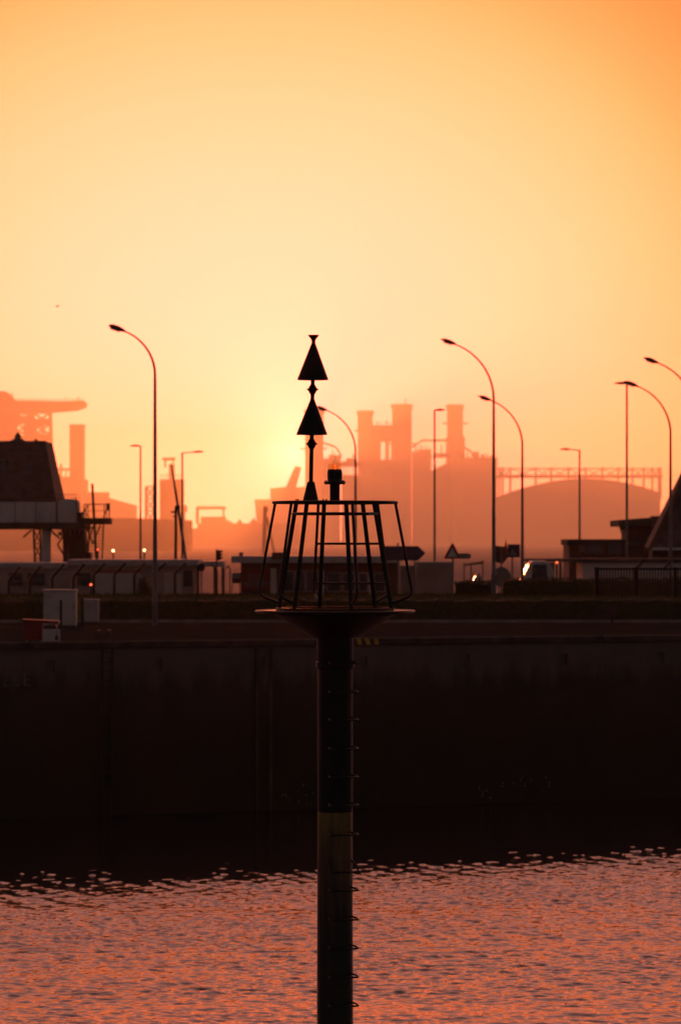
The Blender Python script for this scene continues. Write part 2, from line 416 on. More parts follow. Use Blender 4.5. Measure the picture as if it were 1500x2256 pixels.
for z in (-.5, -2.4, -4.3, -6.2):
    for sgn in (-1, 1): m = MB(); m.box(s0 + sgn * .17 - .02, s0 + sgn * .17 + .02, -.155, .01, z - .03, z + .03); m.build('wall_bracket', 'dark_steel', ld)

# ------------------------------------------------------------------ harbour water
def axis(lo, a, b, hi, fine, coarse_n):
    c1 = a - np.geomspace(1, a - lo + 1, coarse_n)[::-1] + 1; c2 = b + np.geomspace(1, hi - b + 1, coarse_n) - 1
    return np.concatenate([c1[:-1], np.arange(a, b, fine), c2[1:]])
wx = axis(-300, -12.8, 12.8, 300, .055, 22); wy = axis(-60, 60, 103, 180, .045, 14)
X, Y = np.meshgrid(wx, wy, indexing='ij')
H = np.zeros_like(X)
for i in range(84):
    lam = .16 * (4.8 ** (rng.random() ** 1.5)); th = rng.normal(0, .55) + (math.pi if rng.random() < .2 else 0) + .12
    kx, ky = 2 * math.pi / lam * math.sin(th), 2 * math.pi / lam * math.cos(th)
    amp = .0045 * lam
    ph = rng.random() * 6.283
    q = np.sin(kx * X + ky * Y + ph)
    H += amp * (q + .25 * np.cos(2 * (kx * X + ky * Y + ph)))
# gusts: patches of stronger and weaker chop
G = np.zeros_like(X); P2 = np.zeros_like(X)
for i in range(14):
    lam = rng.uniform(3, 14); th = rng.normal(0, .5); G += np.sin(2 * math.pi / lam * (X * math.sin(th) * .5 + Y * math.cos(th)) + rng.random() * 6.28)
for i in range(26):
    P2 += np.sin(2 * math.pi * (X / rng.uniform(.4, 1.5) * rng.choice([-1, 1]) + Y / rng.uniform(.6, 2.0)) + rng.random() * 6.28)
G /= G.std(); P2 /= P2.std()
wd = (WY + WS * X - Y) / math.sqrt(1 + WS * WS)          # distance from the wall
lee = np.clip((wd - 21.6 + X * .12 + P2 * 1.9 + G * .6) / .4, 0, 1); lee = lee * lee * (3 - 2 * lee)   # slack water under the wall
fade = np.clip((13.5 - np.abs(X)) / 1.0, 0, 1) * np.clip((Y - 59) / 1.0, 0, 1) * np.clip((104 - Y) / 1.0, 0, 1)
H = H * (1 + .12 * G) * (.02 + .98 * lee) * fade
nxw, nyw = X.shape
idx = np.arange(nxw * nyw).reshape(nxw, nyw)
quads = np.stack([idx[:-1, :-1], idx[1:, :-1], idx[1:, 1:], idx[:-1, 1:]], -1).reshape(-1, 4)
me = bpy.data.meshes.new('water')
me.vertices.add(nxw * nyw); me.vertices.foreach_set('co', np.stack([X, Y, H + WATER_Z], -1).astype(np.float32).ravel())
nq = len(quads); me.loops.add(nq * 4); me.loops.foreach_set('vertex_index', quads.astype(np.int32).ravel())
me.polygons.add(nq); me.polygons.foreach_set('loop_start', np.arange(0, nq * 4, 4, dtype=np.int32))
me.update(calc_edges=True); me.polygons.foreach_set('use_smooth', np.ones(nq, dtype=bool))
me.materials.append(MATS['harbour_water'])
wo_ = bpy.data.objects.new('water', me); COL.objects.link(wo_); wo_['kind'] = 'structure'

# ------------------------------------------------------------------ beacon
BD = 48.4; BX = (738 - 750) / (FPX / BD); B = V(BD); kb = B.k
be = thing('navigation_beacon', (BX, BD, WATER_Z - 3), 'black and yellow beacon pole with cage platform and two stacked cones on top', 'beacon')
def bz(py): return B.z(py)
def bx(px): return B.x(px)
def pol(r, th, z): return (BX + r * math.sin(th), BD - r * math.cos(th), z)
rp = 39 / kb
m = MB(); m.lathe([(rp, bz(1788)), (rp, bz(1466)), (rp * 1.0, bz(1460)), (rp * 1.03, bz(1456)), (rp * 1.03, bz(1395))], (BX, BD)); m.build('pole', 'black_paint', be, True)
m = MB(); m.lathe([(rp * 1.04, WATER_Z - 3), (rp * 1.02, bz(2150)), (rp * .995, bz(1960)), (rp * .995, bz(1788) - .002)], (BX, BD)); m.build('pole_band', 'yellow_paint', be, True)['label'] = 'yellow painted lower pole, dark with weed further down'
m = MB(); m.lathe([(rp * 1.0, bz(1472)), (rp * 1.10, bz(1470)), (rp * 1.10, bz(1458)), (rp * 1.0, bz(1456))], (BX, BD)); m.build('collar', 'black_paint', be, True)
m = MB(); m.lathe([(.31, bz(1405)), (.33, bz(1404)), (.845, bz(1355)), (.845, bz(1351))], (BX, BD), 48); m.build('funnel', 'black_paint', be, True)
m = MB(); m.lathe([(.80, bz(1351)), (1.105, bz(1351)), (1.115, bz(1349.5)), (1.115, bz(1346)), (1.105, bz(1345)), (.80, bz(1345))], (BX, BD), 72)
pl = m.build('platform', 'black_paint', be, True)
m = MB(); m.ring((BX, BD, bz(1347)), 1.118, .022, 72, 8); m.build('rim', 'black_paint', pl, True)
m = MB(); m.lathe([(.84, bz(1345)), (.84, bz(1339)), (.80, bz(1339)), (.80, bz(1344.8))], (BX, BD), 60); m.build('kerb_ring', 'black_paint', pl, True)
PH = R(16); zt = bz(1107); zb = bz(1343)
for i in range(6):
    th = PH + i * math.pi / 3
    m = MB(); m.path([pol(88 / kb, th, zt), pol(128 / kb, th, zb)], .032, 10); m.build('cage_leg', 'black_paint', be, True)
    pts = [pol(136 / kb, th, zt)]
    for t in np.linspace(0.1, 1, 8): pts.append(pol((136 + 36 * t) / kb, th, bz(1107 + 186 * t)))
    for q_, py_ in ((172.4, 1298), (172, 1303), (170, 1308.5), (166, 1313), (160, 1316.5), (152, 1319.5), (127, 1329)): pts.append(pol(q_ / kb, th, bz(py_)))
    m = MB(); m.path(pts, .0205, 8); m.build('cage_hoop', 'black_paint', be, True)
m = MB(); m.ring((BX, BD, zt), 136 / kb, .0205, 64, 8); m.build('cage_top_ring', 'black_paint', be, True)
m = MB(); m.ring((BX, BD, zt - .004), 88 / kb, .022, 48, 8)
for i in range(6):
    th = PH + i * math.pi / 3; m.tube(pol(.1, th, zt - .002), pol(136 / kb, th, zt - .002), .014, None, 8)
m.build('top_frame', 'black_paint', be, True)
m = MB(); m.ring((BX, BD, bz(1132)), 93 / kb, .019, 48, 8); m.build('cage_inner_ring', 'black_paint', be, True)
m = MB(); p = pol(93 / kb, R(40), bz(1132)); m.box(bx(811), bx(833), BD - .42, BD - .41, bz(1135), bz(1129)); m.build('name_plate', 'galvanised', be)
def hoop_r(py): return (136 + 36 * (py - 1107) / 186) / kb
for py in (1198, 1287):
    th1, th2 = PH + 2 * math.pi / 3, PH + math.pi
    m = MB(); m.tube(pol(hoop_r(py), th1, bz(py)), pol(hoop_r(py), th2, bz(py)), .017, None, 8); m.build('guard_bar', 'black_paint', be, True)
m = MB(); m.box(bx(650), bx(724), BD - .12, BD + .16, bz(1106), bz(1102.5)); tp = m.build('top_plate', 'black_paint', be)
for px in (653, 657, 712, 719):
    m = MB(); m.tube((bx(px), BD - .05, bz(1104)), (bx(px), BD - .05, bz(1099.5)), .012, None, 6); m.build('bolt', 'dark_steel', tp)
# topmark, leaning a little
tx0, tx1 = 684.3, 690.8
def tmx(py): return bx(tx0 + (tx1 - tx0) * (1103 - py) / (1103 - 738))
def tlathe(prof, name, parent):
    mm = MB(); n = 32; vs_ = []; fs = []
    for (r_, py) in prof:
        for k in range(n):
            a = 2 * math.pi * k / n; vs_.append((tmx(py) + r_ / kb * math.cos(a), BD + r_ / kb * math.sin(a), bz(py)))
    for i in range(len(prof) - 1):
        for k in range(n): fs.append((i * n + k, i * n + (k + 1) % n, (i + 1) * n + (k + 1) % n, (i + 1) * n + k))
    fs += [tuple(range(n)), tuple((len(prof) - 1) * n + k for k in range(n))]
    mm.add(vs_, fs); return mm.build(name, 'black_paint', parent, True)
tm = tlathe([(4.6, 1066), (4.5, 962), (4.2, 740)], 'topmark_mast', be)
tlathe([(17, 1103), (16.3, 1098), (8, 1062), (6, 1061)], 'mast_foot', tm)
for (yb, ya) in ((958, 879), (837, 756)): tlathe([(34, yb), (34.3, yb - 1.5), (4.2, ya)], 'topmark_cone', tm)
for yc in (978, 858):
    tlathe([(4.5, yc + 12), (10, yc + 2), (12.8, yc + 1.5), (12.8, yc - 1.5), (10, yc - 2), (4.3, yc - 12)], 'flange_joint', tm)
tlathe([(4.2, 752), (5, 748), (12, 739.5), (12.3, 738)], 'flared_cap', tm)
# lantern
lx = bx(737.5)
m = MB(); m.lathe([(.070, bz(1104)), (.070, bz(1065))], (lx, BD), 24); la = m.build('lantern', 'black_paint', be, True)
m = MB(); m.lathe([(.10, bz(1067)), (.155, bz(1064.5)), (.158, bz(1062)), (.115, bz(1060))], (lx, BD), 10); m.build('flange', 'black_paint', la)
for k in range(8):
    a = k * math.pi / 4 + .2; m = MB(); m.tube((lx + .135 * math.cos(a), BD + .135 * math.sin(a), bz(1067.5)), (lx + .135 * math.cos(a), BD + .135 * math.sin(a), bz(1058.5)), .011, None, 6); m.build('flange_bolt', 'dark_steel', la)
m = MB(); m.lathe([(.108, bz(1061)), (.104, bz(1057)), (.102, bz(1036)), (.098, bz(1034))], (lx, BD), 12); m.build('housing', 'dark_steel', la)
m = MB()
for k in range(8):
    a = k * math.pi / 4 + .39; m.add([(lx + .107 * math.cos(a + s_), BD + .107 * math.sin(a + s_), z) for s_, z in ((-.27, bz(1055)), (.27, bz(1055)), (.27, bz(1039)), (-.27, bz(1039)))], [(0, 1, 2, 3)])
m.build('solar_panel', 'black_paint', la)
m = MB(); m.lathe([(.095, bz(1034)), (.104, bz(1031)), (.102, bz(1022)), (.088, bz(1020.5)), (.02, bz(1013.5)), (.008, bz(1012.5))], (lx, BD), 32); m.build('lens', 'lens_glass', la, True)
m = MB(); m.lathe([(.022, bz(1034)), (.030, bz(1029)), (.034, bz(1024)), (.012, bz(1023))], (lx, BD), 16); m.build('lamp_core', 'lens_red', la, True)
m = MB(); m.tube((lx + .006, BD, bz(1013)), (lx + .006, BD, bz(996)), .0022, None, 6); m.build('bird_spike', 'galvanised', la)
# climbing rungs
def rung(py, droop=0):
    z = bz(py); c = R(22); w2 = .205; out = .40; pts = []
    def q(a, b, zz): return (BX + b * math.sin(c) + a * math.cos(c), BD - b * math.cos(c) + a * math.sin(c), zz)
    pts = [q(-w2 * .8, .16, z + droop), q(-w2, .30, z + droop * .5 + .0), q(-w2, out - .03, z), q(-w2 + .03, out, z), q(w2 - .03, out, z), q(w2, out - .03, z), q(w2, .30, z + droop * .5), q(w2 * .8, .16, z + droop)]
    mm = MB(); mm.path(pts, .0135, 8); return mm.build('climbing_rung', 'black_paint', be, True)
for py in (1460, 1523, 1584, 1647, 1709, 1771, 1835): rung(py, .02)
rung(1916, .16)
for py in (1957, 2021, 2084, 2147, 2210, 2273, 2336): rung(py, .03)

# ------------------------------------------------------------------ street lamps
def curved_lamp(px, d, top, label, Rr=2.6, zb=None, yaw=0, head=.72):
    s = V(d); x = s.x(px); z0 = ground_z(d) if zb is None else zb
    zt_ = s.z(top); o = thing('street_lamp', (x, d, z0), label, 'street lamp', 'tall lamps with curved arms')
    zj = zt_ - .22; zs = zj - Rr * math.sin(R(70))
    hgt = zs - z0
    m = MB(); m.lathe([(.11, 0), (.11, 1.0), (.095, 1.05), (.055, hgt)], (0, 0), 14); a = m.build('pole', 'lamp_grey', o, True); a.data.transform(__import__('mathutils').Matrix.Translation(Vector(ORG[o.name])))
    pts = []; rad = []
    for i in range(15):
        f = R(70) * i / 14; pts.append((-Rr * (1 - math.cos(f)), 0, hgt + Rr * math.sin(f))); rad.append(.055 - .022 * i / 14)
    m = MB(); m.path(pts, rad, 10); b = m.build('arm', 'lamp_grey', o, True); b.data.transform(__import__('mathutils').Matrix.Translation(Vector(ORG[o.name])))
    # head: tapered hood with a flat lens beneath
    j = Vector(pts[-1]); dx = Vector((-math.cos(R(19)), 0, math.sin(R(19)))); nz = Vector((math.sin(R(19)), 0, math.cos(R(19)))); m = MB(); ln = MB()
    prof = [(-.06, .04, .035, .03), (.06, .09, .09, .05), (.25, .13, .125, .055), (.48, .14, .12, .05), (.62, .11, .07, .03), (head, .04, .02, .01)]
    n = 12; vs_ = []; fs = []
    for (t, wv, hu, hd) in prof:
        c = j + dx * t
        for k in range(n):
            q = 2 * math.pi * k / n; hh = hu if math.sin(q) > 0 else hd
            vs_.append(c + Vector((0, 1, 0)) * wv * math.cos(q) + nz * hh * math.sin(q))
    for i in range(len(prof) - 1):
        for k in range(n): fs.append((i * n + k, i * n + (k + 1) % n, (i + 1) * n + (k + 1) % n, (i + 1) * n + k))
    fs += [tuple(range(n)), tuple((len(prof) - 1) * n + k for k in range(n))]
    m.add(vs_, fs); hd_ = m.build('lamp_head', 'lamp_head', o, True); hd_.data.transform(__import__('mathutils').Matrix.Translation(Vector(ORG[o.name])))
    c = j + dx * .34 - nz * .055
    ln.path([c - dx * .2, c + dx * .2], .05, 8); l2 = ln.build('lens', 'off_white', hd_, True); l2.data.transform(__import__('mathutils').Matrix.Translation(Vector(ORG[o.name])))
    m = MB(); m.box(-.12, .12, -.14, -.105, .5, .95); dr = m.build('access_door', 'lamp_grey', o); dr.data.transform(__import__('mathutils').Matrix.Translation(Vector(ORG[o.name])))
    o.rotation_euler = (0, 0, yaw)
    return o
curved_lamp(342, 133.6, 717, 'curved-arm street lamp standing beside the pale cabinets', 1.85, head=.62)
curved_lamp(1087, 157, 748, 'tall curved-arm street lamp beside the round sign back, head over the tallest chimney', 2.7)
curved_lamp(1150, 181, 873, 'lower curved-arm street lamp whose head crosses the next lamp pole', 2.55)
curved_lamp(783, 195, 896, 'curved-arm street lamp directly behind the beacon lantern', 2.5)
curved_lamp(1476, 168, 841, 'curved-arm street lamp in front of the steep dark roof', 2.5)
curved_lamp(1532, 160, 789, 'curved-arm street lamp whose head reaches in at the picture edge', 2.75)
def straight_lamp(px, d, top, arm, label, tilt=0.03, double=False):
    s = V(d); o = thing('street_lamp', (s.x(px), d, LOW), label, 'street lamp', 'lamps with straight arms'); zt_ = s.z(top)
    Mv = __import__('mathutils').Matrix.Translation(Vector(ORG[o.name])); h = zt_ - LOW
    m = MB(); m.lathe([(.10, 0), (.10, 1), (.085, 1.05), (.06, h)], (0, 0), 12); m.build('pole', 'lamp_grey', o, True).data.transform(Mv)
    m = MB(); m.tube((0, 0, h - .03), (arm, 0, h - .03 + abs(arm) * .08), .04, .035, 8); m.build('arm', 'lamp_grey', o, True).data.transform(Mv)
    sg = 1 if arm > 0 else -1; a = arm; z = h + abs(arm) * .08
    m = MB(); m.prism([(a - sg * .05, z - .07), (a + sg * .2, z - .09), (a + sg * .65, z - .05), (a + sg * .62, z + .02), (a + sg * .3, z + .08), (a - sg * .05, z + .04)], -.14, .14)
    m.build('lamp_head', 'lamp_head', o, bevel=.02).data.transform(Mv)
straight_lamp(310, 255, 982, -.12, 'short-armed lamp post behind the fence beside the stilted house', )
straight_lamp(402, 240, 997, .85, 'lamp post with its arm reaching away from the leaning davit')
straight_lamp(957, 235, 903, .1, 'slim lamp post between the power station chimneys')
straight_lamp(1276, 245, 991, -.75, 'lamp post in front of the domed hall')
straight_lamp(1380, 205, 844, -.1, 'slim pole with a tiny head rising from the flat-roofed building')

# ------------------------------------------------------------------ apron furniture
def cabinet(px0, py0, px1, py1, d, label, name='electrical_cabinet', m_='off_white', depth=.6):
    s = V(d); x0, x1, z1 = s.x(px0), s.x(px1), s.z(py0); z0 = 0.0
    o = thing(name, ((x0 + x1) / 2, d, z0), label, 'cabinet', 'cabinets on the quay')
    m = MB(); m.box(x0 + .02, x1 - .02, d + .02, d + depth, z0, .09); m.build('plinth', 'dark_concrete', o)
    m = MB(); m.box(x0, x1, d, d + depth, .09, z1 - .06); m.build('body', m_, o, bevel=.012)
    m = MB(); m.box(x0 - .03, x1 + .03, d - .04, d + depth + .03, z1 - .055, z1); m.build('roof', m_, o, bevel=.012)
    mid = (x0 + x1) / 2
    for a, b in (((x0 + .03, mid - .006), (mid + .006, x1 - .03)) if x1 - x0 > .9 else ((x0 + .03, x1 - .03),)) if x1 - x0 > .9 else (((x0 + .03, x1 - .03)),):
        m = MB(); m.box(a, b, d - .012, d - .002, .14, z1 - .10); dd = m.build('door', m_, o)
        m = MB(); m.box(b - .07, b - .05, d - .035, d - .0125, z1 * .5, z1 * .5 + .12); m.build('handle', 'dark_steel', dd)
    m = MB()
    for k in range(5): m.box(x0 + .08, x0 + .30, d - .02, d - .013, z1 - .22 - k * .03, z1 - .205 - k * .03)
    m.build('vent', 'grey_panel', o)
    return o
cabinet(97, 1299, 168, 1383, 130, 'large pale utility cabinet behind the thin posts')
cabinet(186, 1320, 217, 1375, 135.5, 'smaller grey utility cabinet beside the thin post', m_='grey_panel', depth=.5)
def post(px, top, d, label):
    s = V(d); o = thing('marker_post', (s.x(px), d, 0), label, 'post', 'thin posts by the cabinets'); h = s.z(top); x = s.x(px)
    m = MB(); m.lathe([(.05, 0), (.05, h - .03), (.02, h)], (x, d), 12); m.build('shaft', 'dark_steel', o, True)
    m = MB(); m.box(x - .1, x + .1, d - .1, d + .1, 0, .015); m.build('foot_plate', 'dark_steel', o)
post(135, 1321, 127, 'thin dark post standing before the large pale cabinet')
post(182, 1317, 128, 'thin dark post between the two cabinets')
# red life-saving box with white panel
d = 110.9; s = V(d); ex0, ex1 = s.x(52), s.x(94); 
o = thing('rescue_box', ((ex0 + ex1) / 2, d, 0), 'dark red rescue equipment box on the quay edge', 'box')
m = MB(); m.box(ex0, ex1, d, d + .45, .09, s.z(1372)); m.build('body', 'red_paint', o, bevel=.02)
m = MB(); m.prism([(ex0 - .03, s.z(1372)), (s.x(130), s.z(1374)), (s.x(130), s.z(1368)), (ex0 - .03, s.z(1364))], d - .05, d + .5); m.build('lid', 'red_paint', o, bevel=.01)
m = MB(); m.box(ex0 + .05, ex0 + .1, d, d + .45, 0, .09); m.box(ex1 - .1, ex1 - .05, d, d + .45, 0, .09); m.build('foot', 'dark_steel', o)
m = MB(); m.lathe([(.05, s.z(1380)), (.05, s.z(1378))], ((ex0 + ex1) / 2 - .05, d - .01), 12); m.build('lock', 'dark_steel', o)
wx0, wx1 = s.x(95), s.x(134)
o = thing('notice_board', ((wx0 + wx1) / 2, d - .1, 0), 'small white notice panel beside the red box', 'sign')
m = MB(); m.box(wx0, wx1, d - .1, d - .07, s.z(1417), s.z(1386)); m.build('panel', 'white_paint', o, bevel=.008)
for a in (wx0 + .06, wx1 - .06):
    m = MB(); m.tube((a, d - .03, 0), (a, d - .03, s.z(1390)), .02, None, 8); m.build('post', 'dark_steel', o)
m = MB()
m.lathe([(.008, s.z(1392)), (.012, s.z(1398)), (.05, s.z(1404)), (.045, s.z(1409)), (.01, s.z(1410))], (s.x(126), d - .13), 8); m.build('hanging_tool', 'dark_steel', o)
m = MB(); m.prism([(wx0, s.z(1384)), (wx1 - .1, s.z(1384)), (wx1 - .16, s.z(1376)), (wx0 + .08, s.z(1377))], d - .1, d + .1); m.build('hood', 'dark_steel', o)
# low kerb in front of the planting
m = MB(); m.box(-60, 60, 138.2, 138.35, 0, .12); tag(m.build('kerb', 'concrete'), None, None, kind='structure')

# hedges
def leaf_box(x0, x1, y0, y1, z0, z1, n, size, name, mt, parent, wob=.06):
    m = MB(); vs_ = []; fs = []
    for i in range(n):
        f = rng.random()
        x = rng.uniform(x0, x1); t = rng.random()
        hz = z1 + wob * math.sin(x * 2.1) * .4 + wob * math.sin(x * 5.3 + 1) * .4 + rng.normal(0, wob * .5)
        if t < .45: y = y0 + rng.normal(0, .05); z = rng.uniform(z0, hz)
        elif t < .9: y = rng.uniform(y0, y1); z = hz + rng.normal(0, .03)
        else: y = y1; z = rng.uniform(z0, hz)
        a = Vector(rng.normal(0, 1, 3)).normalized(); b = a.orthogonal().normalized(); c = Vector((x, y, z)); L_ = size * rng.uniform(.6, 1.3)
        o_ = len(vs_); vs_ += [c, c + a * L_ * .5 + b * L_ * .3, c + a * L_, c + a * L_ * .5 - b * L_ * .3]; fs.append((o_, o_ + 1, o_ + 2, o_ + 3))
    m.add(vs_, fs); q = m.build(name, mt, parent); q['kind'] = 'stuff'; return q
def hedge(px0, px1, top, d, depth, label, n=9000, size=.07, base=None):
    s = V(d); x0, x1 = s.x(px0), s.x(px1); z1 = s.z(top); zb_ = ground_z(d) if base is None else base
    o = thing('hedge', ((x0 + x1) / 2, d, zb_), label, 'hedge', 'clipped hedges on the quay')
    m = MB(); nn = max(4, int((x1 - x0) / .4)); 
    for i in range(nn):
        a = x0 + (x1 - x0) * i / nn; b = x0 + (x1 - x0) * (i + 1) / nn; zz = z1 - .05 + .03 * math.sin(i * 1.7)
        m.box(a, b, d + .05, d + depth - .05, zb_, zz)
    m.build('inner_twigs', 'leaf_hedge', o)
    leaf_box(x0, x1, d, d + depth, zb_, z1, n, size, 'foliage', 'leaf_hedge', o)
hedge(-120, 96, 1322, 139.2, 1.0, 'dark clipped hedge behind the large pale cabinet', 4000)
hedge(219, 1720, 1320, 139, 1.2, 'long low dark hedge running along the whole quay behind the beacon', 22000)
hedge(1003, 1082, 1284, 158, .9, 'short block of hedge before the smaller white van', 2200, .08)
hedge(1108, 1700, 1277, 158.5, .9, 'long hedge before the white sheds and railing', 9000, .08)
# grass on the crest
m = MB(); vs_ = []; fs = []
for i in range(26000):
    x = rng.uniform(-22, 22); y = rng.uniform(142, 160) if i % 3 else rng.uniform(154, 159); z = ground_z(y); h = abs(rng.normal(.10, .05)) + .03; a = rng.uniform(0, 3.14); w_ = rng.uniform(.008, .018)
    lx_, ly_ = rng.normal(0, .04, 2); o_ = len(vs_)
    vs_ += [(x - w_ * math.cos(a), y - w_ * math.sin(a), z), (x + w_ * math.cos(a), y + w_ * math.sin(a), z), (x + lx_, y + ly_, z + h)]; fs.append((o_, o_ + 1, o_ + 2))
m.add(vs_, fs); tag(m.build('grass', 'grass_blade'), 'short rough grass on the bank behind the hedge', 'grass', kind='stuff')
m = MB(); ly = [141.0 + i for i in range(28)]
m.add([(x, y, ground_z(y) + .006) for y in ly for x in (-60, 60)], [(2 * i, 2 * i + 1, 2 * i + 3, 2 * i + 2) for i in range(27)]); tag(m.build('lawn', 'grass_blade'), None, None, kind='structure')
# bush by the fence
s = V(172); o = thing('bush', (s.x(318), 172, LOW), 'leafy bush growing through the fence by the nearest lamp', 'bush')
m = MB()
for k in range(7):
    a = rng.uniform(0, 6.28); m.path([(s.x(318), 172, LOW), (s.x(318) + .15 * math.cos(a), 172 + .15 * math.sin(a), LOW + .8), (s.x(318) + .35 * math.cos(a), 172 + .35 * math.sin(a), LOW + rng.uniform(1.6, 2.2))], [.03, .02, .006], 5)
m.build('stem', 'bark', o)
m = MB(); vs_ = []; fs = []
for i in range(1600):
    v = Vector(rng.normal(0, 1, 3)).normalized() * (rng.random() ** .4); c = Vector((s.x(318) + v.x * .42, 172 + v.y * .42, LOW + 1.35 + v.z * .95 + .1 * math.sin(v.x * 9)))
    a = Vector(rng.normal(0, 1, 3)).normalized(); b = a.orthogonal(); o_ = len(vs_); vs_ += [c, c + a * .06 + b * .025, c + a * .12, c + a * .06 - b * .025]; fs.append((o_, o_ + 1, o_ + 2, o_ + 3))
m.add(vs_, fs); m.build('foliage', 'leaf_bush', o)['kind'] = 'stuff'

# ------------------------------------------------------------------ fences
fd0, fd1 = 170.0, 186.0
fe = thing('security_fence', (V(fd0).x(20), fd0, LOW), 'dark mesh security fence with angled post tops in front of the stilted house', 'fence')
FP = [(20, 1276, 46, 1247), (66, 1274, 92, 1245), (115, 1270, 143, 1242), (162, 1269, 188, 1241), (207, 1265, 233, 1240), (252, 1264, 278, 1239), (296, 1263, 322, 1239), (340, 1262, 366, 1239), (385, 1261, 410, 1239)]
tops = []
for i, (px, py, tx_, ty_) in enumerate(FP):
    d = fd0 + (fd1 - fd0) * i / 8; s = V(d); m = MB()
    a = Vector(s.p(px, py)); b = Vector(s.p(tx_, ty_)); b.y -= .1
    m.path([(a.x, d, LOW), (a.x, d, a.z - .12), (a.x + .05, d, a.z), b], .072, 8); m.build('post', 'black_paint', fe, True); tops.append((a, b, d))
for k in range(3):
    m = MB()
    for (a0, b0, _), (a1, b1, _) in zip(tops[:-1], tops[1:]):
        t = .35 + .3 * k; m.tube(a0.lerp(b0, t), a1.lerp(b1, t), .006, None, 5)
    m.build('top_wire', 'dark_steel', fe)
m = MB()
for (a0, b0, d0), (a1, b1, d1) in zip(tops[:-1], tops[1:]):
    for k in range(1, 24):
        t = k / 24; m.tube((a0.x + (a1.x - a0.x) * t, d0 + (d1 - d0) * t, LOW + .05), (a0.x + (a1.x - a0.x) * t, d0 + (d1 - d0) * t, a0.z - .1), .0035, None, 4)
    for k in range(6): z = LOW + .1 + (a0.z - LOW - .2) * k / 5; m.tube((a0.x, d0, z), (a1.x, d1, z), .005, None, 4)
q = m.build('wire_mesh', 'dark_steel', fe); q['kind'] = 'stuff'
# second fence run by the sign, posts leaning the other way
fe2 = thing('security_fence', (V(190).x(480), 190, LOW), 'pale wire fence with bent post tops beside the low shop building', 'fence')
for (px, py, tx_, ty_) in ((479, 1258, 466, 1242), (494, 1256, 504, 1246), (507, 1256, 503, 1246)):
    s = V(190); a = Vector(s.p(px, py)); b = Vector(s.p(tx_, ty_)); m = MB(); m.path([(a.x, 190, LOW), (a.x, 190, a.z), b], .035, 8); m.build('post', 'dark_steel', fe2, True)
for z in (-1.2, -.3, .5):
    m = MB(); m.tube((V(190).x(479), 190, z), (V(190).x(507), 190, z), .008, None, 5); m.build('wire', 'dark_steel', fe2)
# railing on the right
rd = 143.0; s = V(rd)
rl = thing('steel_railing', (s.x(1310), rd, 0), 'dark vertical-bar steel railing standing in the hedge near the picture edge', 'fence')
zt_ = s.z(1251)
m = MB(); m.box(s.x(1308), s.x(1700), rd - .03, rd + .03, zt_ - .09, zt_); m.build('top_rail', 'black_paint', rl)
m = MB(); m.box(s.x(1308), s.x(1700), rd - .025, rd + .025, .12, .18); m.build('bottom_rail', 'black_paint', rl)
for px, wv in ((1314, 5), (1400, 5.5), (1486, 4), (1572, 4), (1658, 4)):
    m = MB(); m.box(s.x(px - wv), s.x(px + wv), rd - .07, rd + .07, 0, zt_ + .03); m.build('post', 'black_paint', rl)
for px in (1402, 1463):
    m = MB(); m.path([s.p(px, 1250), s.p(px + 6, 1246), s.p(px + 14, 1233)], .05, 8); m.build('angled_arm', 'black_paint', rl, True)
bar = None; px = 1323.0
while px < 1695:
    if min(abs(px - q_) for q_ in (1314, 1400, 1486, 1572, 1658)) > 6:
        if bar is None:
            m = MB(); m.box(-.022, .022, -.012, .012, .18, zt_ - .08); me_ = m
            bar = m.build('upright_bar', 'black_paint', None); bar.parent = rl; bar.location = (s.x(px) - rl.location.x, 0, 0)
        else: share(bar, rl, (s.x(px) - rl.location.x, 0, 0))
    px += 6.3
# small pale plate on the hedge front
s = V(138); o = thing('kerb_plate', (s.x(1342), 138, 0), 'faint pale plate at the foot of the hedge below the railing', 'sign')
m = MB(); m.box(s.x(1336), s.x(1358), 138, 138.03, s.z(1361), s.z(1334)); m.box(s.x(1324), s.x(1336), 138, 138.03, s.z(1345), s.z(1334)); m.build('panel', 'dark_concrete', o)
m = MB(); m.box(s.x(1346), s.x(1350), 138.04, 138.1, 0, s.z(1345)); m.build('post', 'dark_steel', o)

# ------------------------------------------------------------------ road signs
def sign_post(o, s, px, base, top, r_=.04):
    m = MB(); m.tube((s.x(px), s.d + .05, base), (s.x(px), s.d + .05, s.z(top)), r_, None, 10); m.build('post', 'sign_back', o, True)
s = V(157); o = thing('warning_sign', (s.x(997), 157, CREST), 'triangular road sign with a small plate beside it on a post', 'road sign')
sign_post(o, s, 997, CREST, 1205, .05)
m = MB(); s.poly(m, [(979, 1231), (1012, 1231), (1013, 1228), (998, 1197), (995, 1197), (978, 1228)], .02); m.build('triangle_plate', 'sign_red', o, bevel=.006)
m = MB(); s.poly(m, [(985, 1227), (1006, 1227), (996, 1207)], .004, -.005); m.build('triangle_face', 'sign_white', o)
m = MB(); s.poly(m, [(1002, 1219), (1033, 1219), (1037, 1222), (1038, 1226), (1035, 1231), (1002, 1231)], .02, .03); m.build('side_plate', 'sign_back', o, bevel=.006)
s = V(178); o = thing('direction_sign', (s.x(890), 178, LOW), 'large dark arrow-shaped direction sign pointing along the quay', 'road sign')
for px in (876, 913): sign_post(o, s, px, LOW, 1196 if px < 900 else 1206, .045)
m = MB(); s.poly(m, [(838, 1203), (921, 1203), (936, 1218), (936, 1220), (920, 1235), (838, 1235)], .05); m.build('arrow_panel', 'sign_blue', o, bevel=.01)
m = MB(); s.poly(m, [(842, 1206), (919, 1206), (931, 1219), (919, 1232), (842, 1232)], .004, -.006); m.build('arrow_face', 'sign_blue', o)
